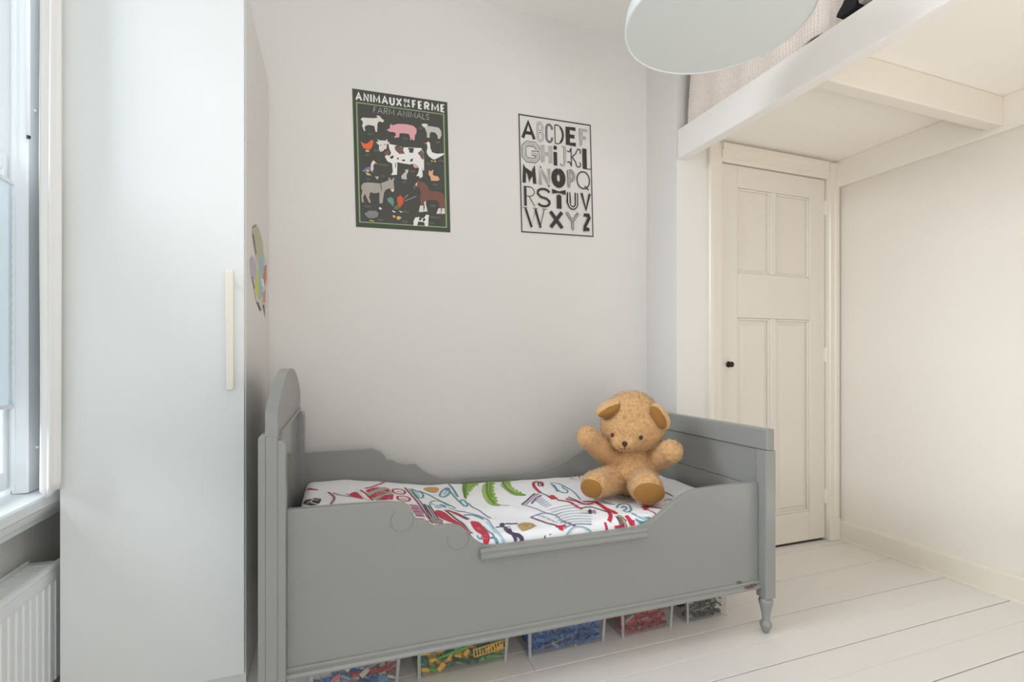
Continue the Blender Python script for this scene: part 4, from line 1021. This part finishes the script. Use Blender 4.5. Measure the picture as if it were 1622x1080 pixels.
def surf(u, v, c, rad):
    """nearest point of the head ellipsoid on the sight line through (u, v)"""
    Bi = BASIS.inverted(); d = Bi @ ray(u, v); e = Bi @ (EYE - c)
    d = Vector((d.x/rad[0], d.y/rad[1], d.z/rad[2])); e = Vector((e.x/rad[0], e.y/rad[1], e.z/rad[2]))
    a, b, q = d.dot(d), 2*d.dot(e), e.dot(e) - 1
    t = (-b - math.sqrt(max(0, b*b - 4*a*q))) / (2*a)
    return EYE + ray(u, v)*t
for (u, v) in ((970.3, 689), (1015, 693)):
    p = surf(u, v, hc, HR); bm = bmesh.new(); ell(bm, p - FWD*.001 - bo, .0088, .0095, .007, sub=2); e_ = link('eye', bm, EYE_M, bear, smooth=True); e_['label'] = 'small glossy dark brown eye'
mz = at_depth(990, 699, 2.15)
p = surf(989.5, 702.5, mz, (.062, .043, .052)); bm = bmesh.new(); ell(bm, p - bo, .012, .010, .008, sub=2); ell(bm, p - UPV*.008 - bo, .006, .006, .006, sub=2)
link('nose', bm, NOSE, bear, smooth=True)['label'] = 'dark brown stitched nose'
bm = bmesh.new()
tube(bm, [surf(u, v, mz, (.0625, .0435, .0525)) - bo for u, v in ((989.5, 705), (989.5, 708), (989, 711))], .0014, 6)
tube(bm, [surf(u, v, mz, (.0625, .0435, .0525)) - bo for u, v in ((981, 709.5), (985, 711.4), (989, 710.8), (993, 711.6), (997, 710))], .0014, 6)
link('mouth', bm, NOSE, bear, smooth=True)
# ears with velvet lining
def ear(c, roll, tilt, ra, rb, rc, inner_off, cut):
    bm = bmesh.new(); ell(bm, c, ra, rb, rc, roll, tilt)
    o = solid('ear', bm, FUR, bear, bo, .004, 3, .0028)
    bm = bmesh.new(); ell(bm, c + inner_off, ra*.88, rb*.80, rc*.90, roll, tilt)
    bmesh.ops.translate(bm, verts=bm.verts, vec=-bo)
    link('ear_lining', bm, PAD, o, smooth=True)['label'] = 'darker brown velvet ear lining'
ear(at_depth(964, 646, 2.17), R(27), 0, .062, .031, .036, -UPV*.0085 + RGT*.003 - FWD*.012, 0)
ear(at_depth(1045, 660, 2.145), R(-60), 0, .064, .036, .034, -RGT*.010 - FWD*.012 - UPV*.002, 0)
# short plush pile
random.seed(8)
bm = bmesh.new(); vsn = body.data.vertices
for k in range(15000):
    v = vsn[random.randrange(len(vsn))]; p = v.co; n = v.normal
    t = n.orthogonal().normalized(); q = n.cross(t); a0 = random.uniform(0, 6.28)
    p = p + t*random.uniform(-.003, .003) + q*random.uniform(-.003, .003)
    tip = p + (n + Vector((random.uniform(-.5, .5), random.uniform(-.5, .5), random.uniform(-.75, .25)))).normalized()*random.uniform(.005, .0095)
    base = [bm.verts.new(p - n*.001 + .0016*(math.cos(a0 + i*2.094)*t + math.sin(a0 + i*2.094)*q)) for i in range(3)]
    tv = bm.verts.new(tip)
    for i in range(3): bm.faces.new((base[i], base[(i+1) % 3], tv))
link('plush_pile', bm, FUR, bear, smooth=True, kind='stuff')
# foot pads
for foot, hip, r_, au, bv in ((at_depth(943, 767, 2.07), at_depth(976, 758, 2.20), .058, .047, .038), (at_depth(1024, 773, 2.03), at_depth(1014, 761, 2.20), .068, .062, .042)):
    ax = ((foot - hip).normalized() - FWD*.35 - UPV*.12).normalized()
    c = foot + ax*r_*.80 - UPV*.004 - bo
    s_ = ax.cross(UPV).normalized(); q_ = s_.cross(ax)
    M = Matrix((s_, q_, ax)).transposed().to_4x4()
    bm = bmesh.new(); bmesh.ops.create_uvsphere(bm, u_segments=28, v_segments=14, radius=1, matrix=Matrix.Translation(c) @ M @ Matrix.Diagonal((au, bv, .016, 1)))
    link('foot_pad', bm, PAD, bear, smooth=True)['label'] = 'golden brown velvet foot pad'

# ------------------------------------------------------------------ pendant lamp
LZ = 2.20; lc = Vector((1.073*1.1, 1.186*1.1, LZ)); LR = .2940
lamp = thing('pendant_lamp', 'large round white pendant lamp hanging from the ceiling above the bed', 'lamp', lc)
bm = bmesh.new()
lathe(bm, [(LR - .008, .006), (LR - .007, .000), (LR - .003, -.002), (LR, .001), (LR - .001, .012), (LR - .006, .05), (LR - .045, .10), (LR - .10, .138), (.12, .165), (.05, .176), (.03, .185), (.028, .20), (.010, .205)], 72)
link('shade', bm, LAMP, lamp, smooth=True)
bm = bmesh.new(); lathe(bm, [(.001, .002), (LR*.5, .002), (LR - .0075, .002), (LR - .0075, .006), (.001, .006)], 72)
link('diffuser', bm, LAMPIN, lamp)['label'] = 'flat pale diffuser disc'
bm = bmesh.new(); tube(bm, [(0, 0, .20), (0, 0, ZC - LZ - .03)], .0035, 8); link('cord', bm, CORD, lamp)
bm = bmesh.new(); lathe(bm, [(.006, ZC - LZ - .045), (.03, ZC - LZ - .035), (.05, ZC - LZ - .012), (.052, ZC - LZ - .0005)], 28); link('ceiling_cup', bm, LAMP, lamp, smooth=True)

# ------------------------------------------------------------------ storage boxes with toy bricks under the bed
def brick_mesh(name, m, L, W, H, nx_, ny_):
    bm = bmesh.new(); box(bm, (-L/2, -W/2, -H/2), (L/2, W/2, H/2))
    for i in range(nx_):
        for j in range(ny_):
            cx_, cy_ = (i + .5)*L/nx_ - L/2, (j + .5)*W/ny_ - W/2
            t_ = [bm.verts.new((cx_ + .0025*math.cos(a), cy_ + .0025*math.sin(a), H/2 + .0018)) for a in [k*math.pi/3 for k in range(6)]]
            b_ = [bm.verts.new((cx_ + .0025*math.cos(a), cy_ + .0025*math.sin(a), H/2)) for a in [k*math.pi/3 for k in range(6)]]
            bm.faces.new(t_)
            for k in range(6): bm.faces.new((b_[k], b_[(k+1) % 6], t_[(k+1) % 6], t_[k]))
    me = bpy.data.meshes.new(name); bm.to_mesh(me); bm.free(); me.materials.append(m); return me
def bcol(name, r, g, b): return mat('brick_' + name, S(r, g, b), 0.25)
BC = dict(yellow=bcol('yellow', 238, 188, 40), green=bcol('green', 22, 104, 72), lime=bcol('lime', 92, 176, 76), blue=bcol('blue', 38, 104, 178), navy=bcol('navy', 36, 78, 140), red=bcol('red', 184, 44, 58), darkred=bcol('dark_red', 150, 40, 54),
          grey=bcol('grey', 150, 152, 150), dark=bcol('dark_grey', 74, 78, 78), black=bcol('black', 46, 48, 50), white=bcol('white', 226, 226, 224), sky=bcol('sky', 120, 172, 214))
SHAPES = ((.031, .0155, .0105, 4, 2), (.0235, .0155, .0105, 3, 2), (.031, .008, .0105, 4, 1), (.0155, .0155, .0105, 2, 2), (.031, .0155, .0042, 4, 2))
BMESH = {}
def brick_data(c, s):
    if (c, s) not in BMESH: BMESH[(c, s)] = brick_mesh('toy_brick', BC[c], *SHAPES[s])
    return BMESH[(c, s)]
random.seed(11)
SPECIALS = []
def storage(x0_, x1_, yf_, label, blabel, group, colours, fillc, seed):
    random.seed(seed)
    W = x1_ - x0_; D = .36; H = .14; t = .006
    bx_ = thing('storage_box', label, 'box', ((x0_ + x1_)/2, yf_, 0), group='clear storage boxes under the bed')
    def ringv(bm, wx, y0_, y1_, z, r=.018):
        v = []
        for cx_, cy_, a0 in ((wx - r, y1_ - r, 0), (-wx + r, y1_ - r, 90), (-wx + r, y0_ + r, 180), (wx - r, y0_ + r, 270)):
            for k in range(4):
                a = R(a0 + 30*k); v.append(bm.verts.new((cx_ + r*math.cos(a), cy_ + r*math.sin(a), z)))
        return v
    bm = bmesh.new()
    A = ringv(bm, W/2 - .004, .002, D - .004, .002); B = ringv(bm, W/2 + t, -t, D + t, H)
    n_ = len(A)
    for i in range(n_): bm.faces.new((A[i], A[(i+1) % n_], B[(i+1) % n_], B[i]))
    bm.faces.new(list(reversed(A)))
    b_ = link('body', bm, PLASTIC, bx_, smooth=False); sd = b_.modifiers.new('wall', 'SOLIDIFY'); sd.thickness = .0018; sd.offset = -1
    bm = bmesh.new(); A = ringv(bm, W/2 + t, -t, D + t, H - .010, .018); B = ringv(bm, W/2 + t + .006, -t - .006, D + t + .006, H, .024); C_ = ringv(bm, W/2 + t - .002, -t + .002, D + t - .002, H, .016)
    for P_, Q_ in ((A, B), (B, C_)):
        for i in range(n_): bm.faces.new((P_[i], P_[(i+1) % n_], Q_[(i+1) % n_], Q_[i]))
    link('rim', bm, PLASTIC_RIM, bx_)
    for sx in (-1, 1):
        bm = bmesh.new(); xx = sx*(W/2 - .010)
        prism(bm, [(xx - .005, 0), (xx + .005, 0), (xx + .0105*1 + sx*.006, H - .012), (xx - .002 + sx*.006, H - .012)], 'y', -.0035, -.001); link('corner_post', bm, PLASTIC_RIM, bx_)
        bm = bmesh.new(); lathe(bm, [(.006, 0), (.007, .002), (.007, .004)], 12, (sx*(W/2 - .02), .02)); link('foot', bm, PLASTIC_RIM, bx_)
    # bricks one can tell apart: front layers
    c = .0300; nx_ = int((W - .016) / c); x_0 = (x0_ + x1_)/2 - nx_*c/2
    for lay in range(2):
        for kz in range(3):
            for i in range(nx_):
                cl = random.choice(colours); sh_ = random.randrange(len(SHAPES))
                q = bpy.data.objects.new('toy_brick', brick_data(cl, sh_)); COL.objects.link(q)
                s = SHAPES[sh_]; 
                q.rotation_euler = (random.uniform(-.7, .7), random.uniform(-.6, .6), random.uniform(-.5, .5))
                if random.random() < .4: q.rotation_euler = (R(90) + random.uniform(-.4, .4), random.uniform(-.8, .8), random.uniform(-.3, .3))
                q.location = (x_0 + (i + .5)*c + random.uniform(-.001, .001), yf_ + .0175 + lay*c, .0165 + kz*.0315)
                nm = dict(dark='dark grey', black='near-black', navy='dark blue', sky='pale blue', darkred='dark red', lime='lime green').get(cl, cl)
                tag(q, nm + ' toy brick piled at the front of ' + blabel, 'toy brick', nm + ' bricks in ' + blabel)
    # the rest of the pile
    bm = bmesh.new(); ms2 = [BC[x] for x in fillc]
    for k in range(170):
        L_, W_, H_ = random.choice(SHAPES)[:3]
        M = Matrix.Translation((random.uniform(-W/2 + .024, W/2 - .024), random.uniform(.021 + 1.6*c, .021 + 1.6*c + .05), random.uniform(.020, .108))) @ Matrix.Rotation(random.uniform(0, 6), 4, Vector((random.random() - .5, random.random() - .5, random.random() - .5)).normalized()) @ Matrix.Diagonal((L_, W_, H_, 1))
        r_ = bmesh.ops.create_cube(bm, size=1, matrix=M); mi = random.randrange(len(ms2))
        for v in r_['verts']:
            for f in v.link_faces: f.material_index = mi
    o = link('brick_heap', bm, None, None, kind='stuff', mats=ms2); o.location = ((x0_ + x1_)/2, yf_, 0)
    o['label'] = 'toy bricks heaped behind the front rows in ' + blabel; o['category'] = 'toy bricks'
    return bx_
storage(-.075, .212, 1.72, 'clear storage box of white and mixed toy bricks, leftmost under the bed', 'the leftmost storage box', '', ['white', 'white', 'grey', 'sky', 'red', 'blue', 'white'], ['white', 'grey', 'sky'], 1)
storage(.268, .600, 1.715, 'clear storage box of yellow and green toy bricks under the bed', 'the yellow and green storage box', '', ['yellow', 'yellow', 'green', 'green', 'lime', 'yellow'], ['green', 'yellow', 'green'], 2)
storage(.672, .998, 1.703, 'clear storage box of blue toy bricks under the middle of the bed', 'the middle storage box', '', ['blue', 'blue', 'blue', 'navy', 'blue'], ['blue', 'navy'], 3)
storage(1.066, 1.312, 1.70, 'clear storage box of red toy bricks under the bed', 'the red storage box', '', ['red', 'red', 'darkred', 'red'], ['red', 'darkred'], 4)
storage(1.378, 1.597, 1.70, 'clear storage box of dark grey toy bricks, rightmost under the bed', 'the rightmost storage box', '', ['dark', 'black', 'dark', 'dark', 'grey'], ['dark', 'black'], 5)
def rod(name, a, b, y, r_, m, label, cat='toy part'):
    p, q = on_y(*a, y), on_y(*b, y); bm = bmesh.new(); mid = (p + q)/2
    tube(bm, [p - mid, q - mid], r_, 8); o = link(name, bm, m, smooth=True); o.location = mid; return tag(o, label, cat)
rod('toy_rod', (692, 1043), (742, 1024), 1.7285, .0048, BC['lime'], 'lime green toy rod lying across the yellow and green bricks')
rod('toy_rod', (848, 1030), (902, 1007), 1.7165, .0020, BC['grey'], 'thin grey toy rod lying across the blue bricks')
rod('toy_rod', (1098, 968), (1142, 953), 1.7135, .0020, BC['grey'], 'thin grey toy rod lying across the dark grey bricks')
rod('toy_rod', (1090, 966), (1104, 958), 1.7135, .0022, BC['grey'], 'short grey toy rod at the left of the dark grey bricks')
rod('toy_part', (990, 985), (1003, 974), 1.7135, .0060, BC['grey'], 'grey toy part among the red bricks')
rod('toy_part', (910, 1022), (913, 1021), 1.7165, .0032, BC['white'], 'small white toy part among the blue bricks')
p0, p1 = on_y(750, 1035, 1.7285), on_y(801, 1019, 1.7285)
ln = (p1 - p0).length; an = math.atan2(p1.z - p0.z, p1.x - p0.x)
lad = thing('toy_ladder', 'yellow toy ladder leaning at the front of the yellow and green bricks', 'toy part', (p0 + p1)/2)
lad.rotation_euler = (0, -an, 0)
for zz in (-.0145, .0125): obox('rail', (-ln/2, -.002, zz), (ln/2, .002, zz + .003), BC['yellow'], lad)
for k in range(12):
    xx = -ln/2 + ln*(k)/11.3; obox('rung', (xx, -.0015, -.0115), (xx + ln/11.3*.42, .0015, .0125), BC['yellow'], lad)
obox('backing', (-ln/2, .0016, -.0135), (ln/2, .0024, .0145), BC['black'], lad)
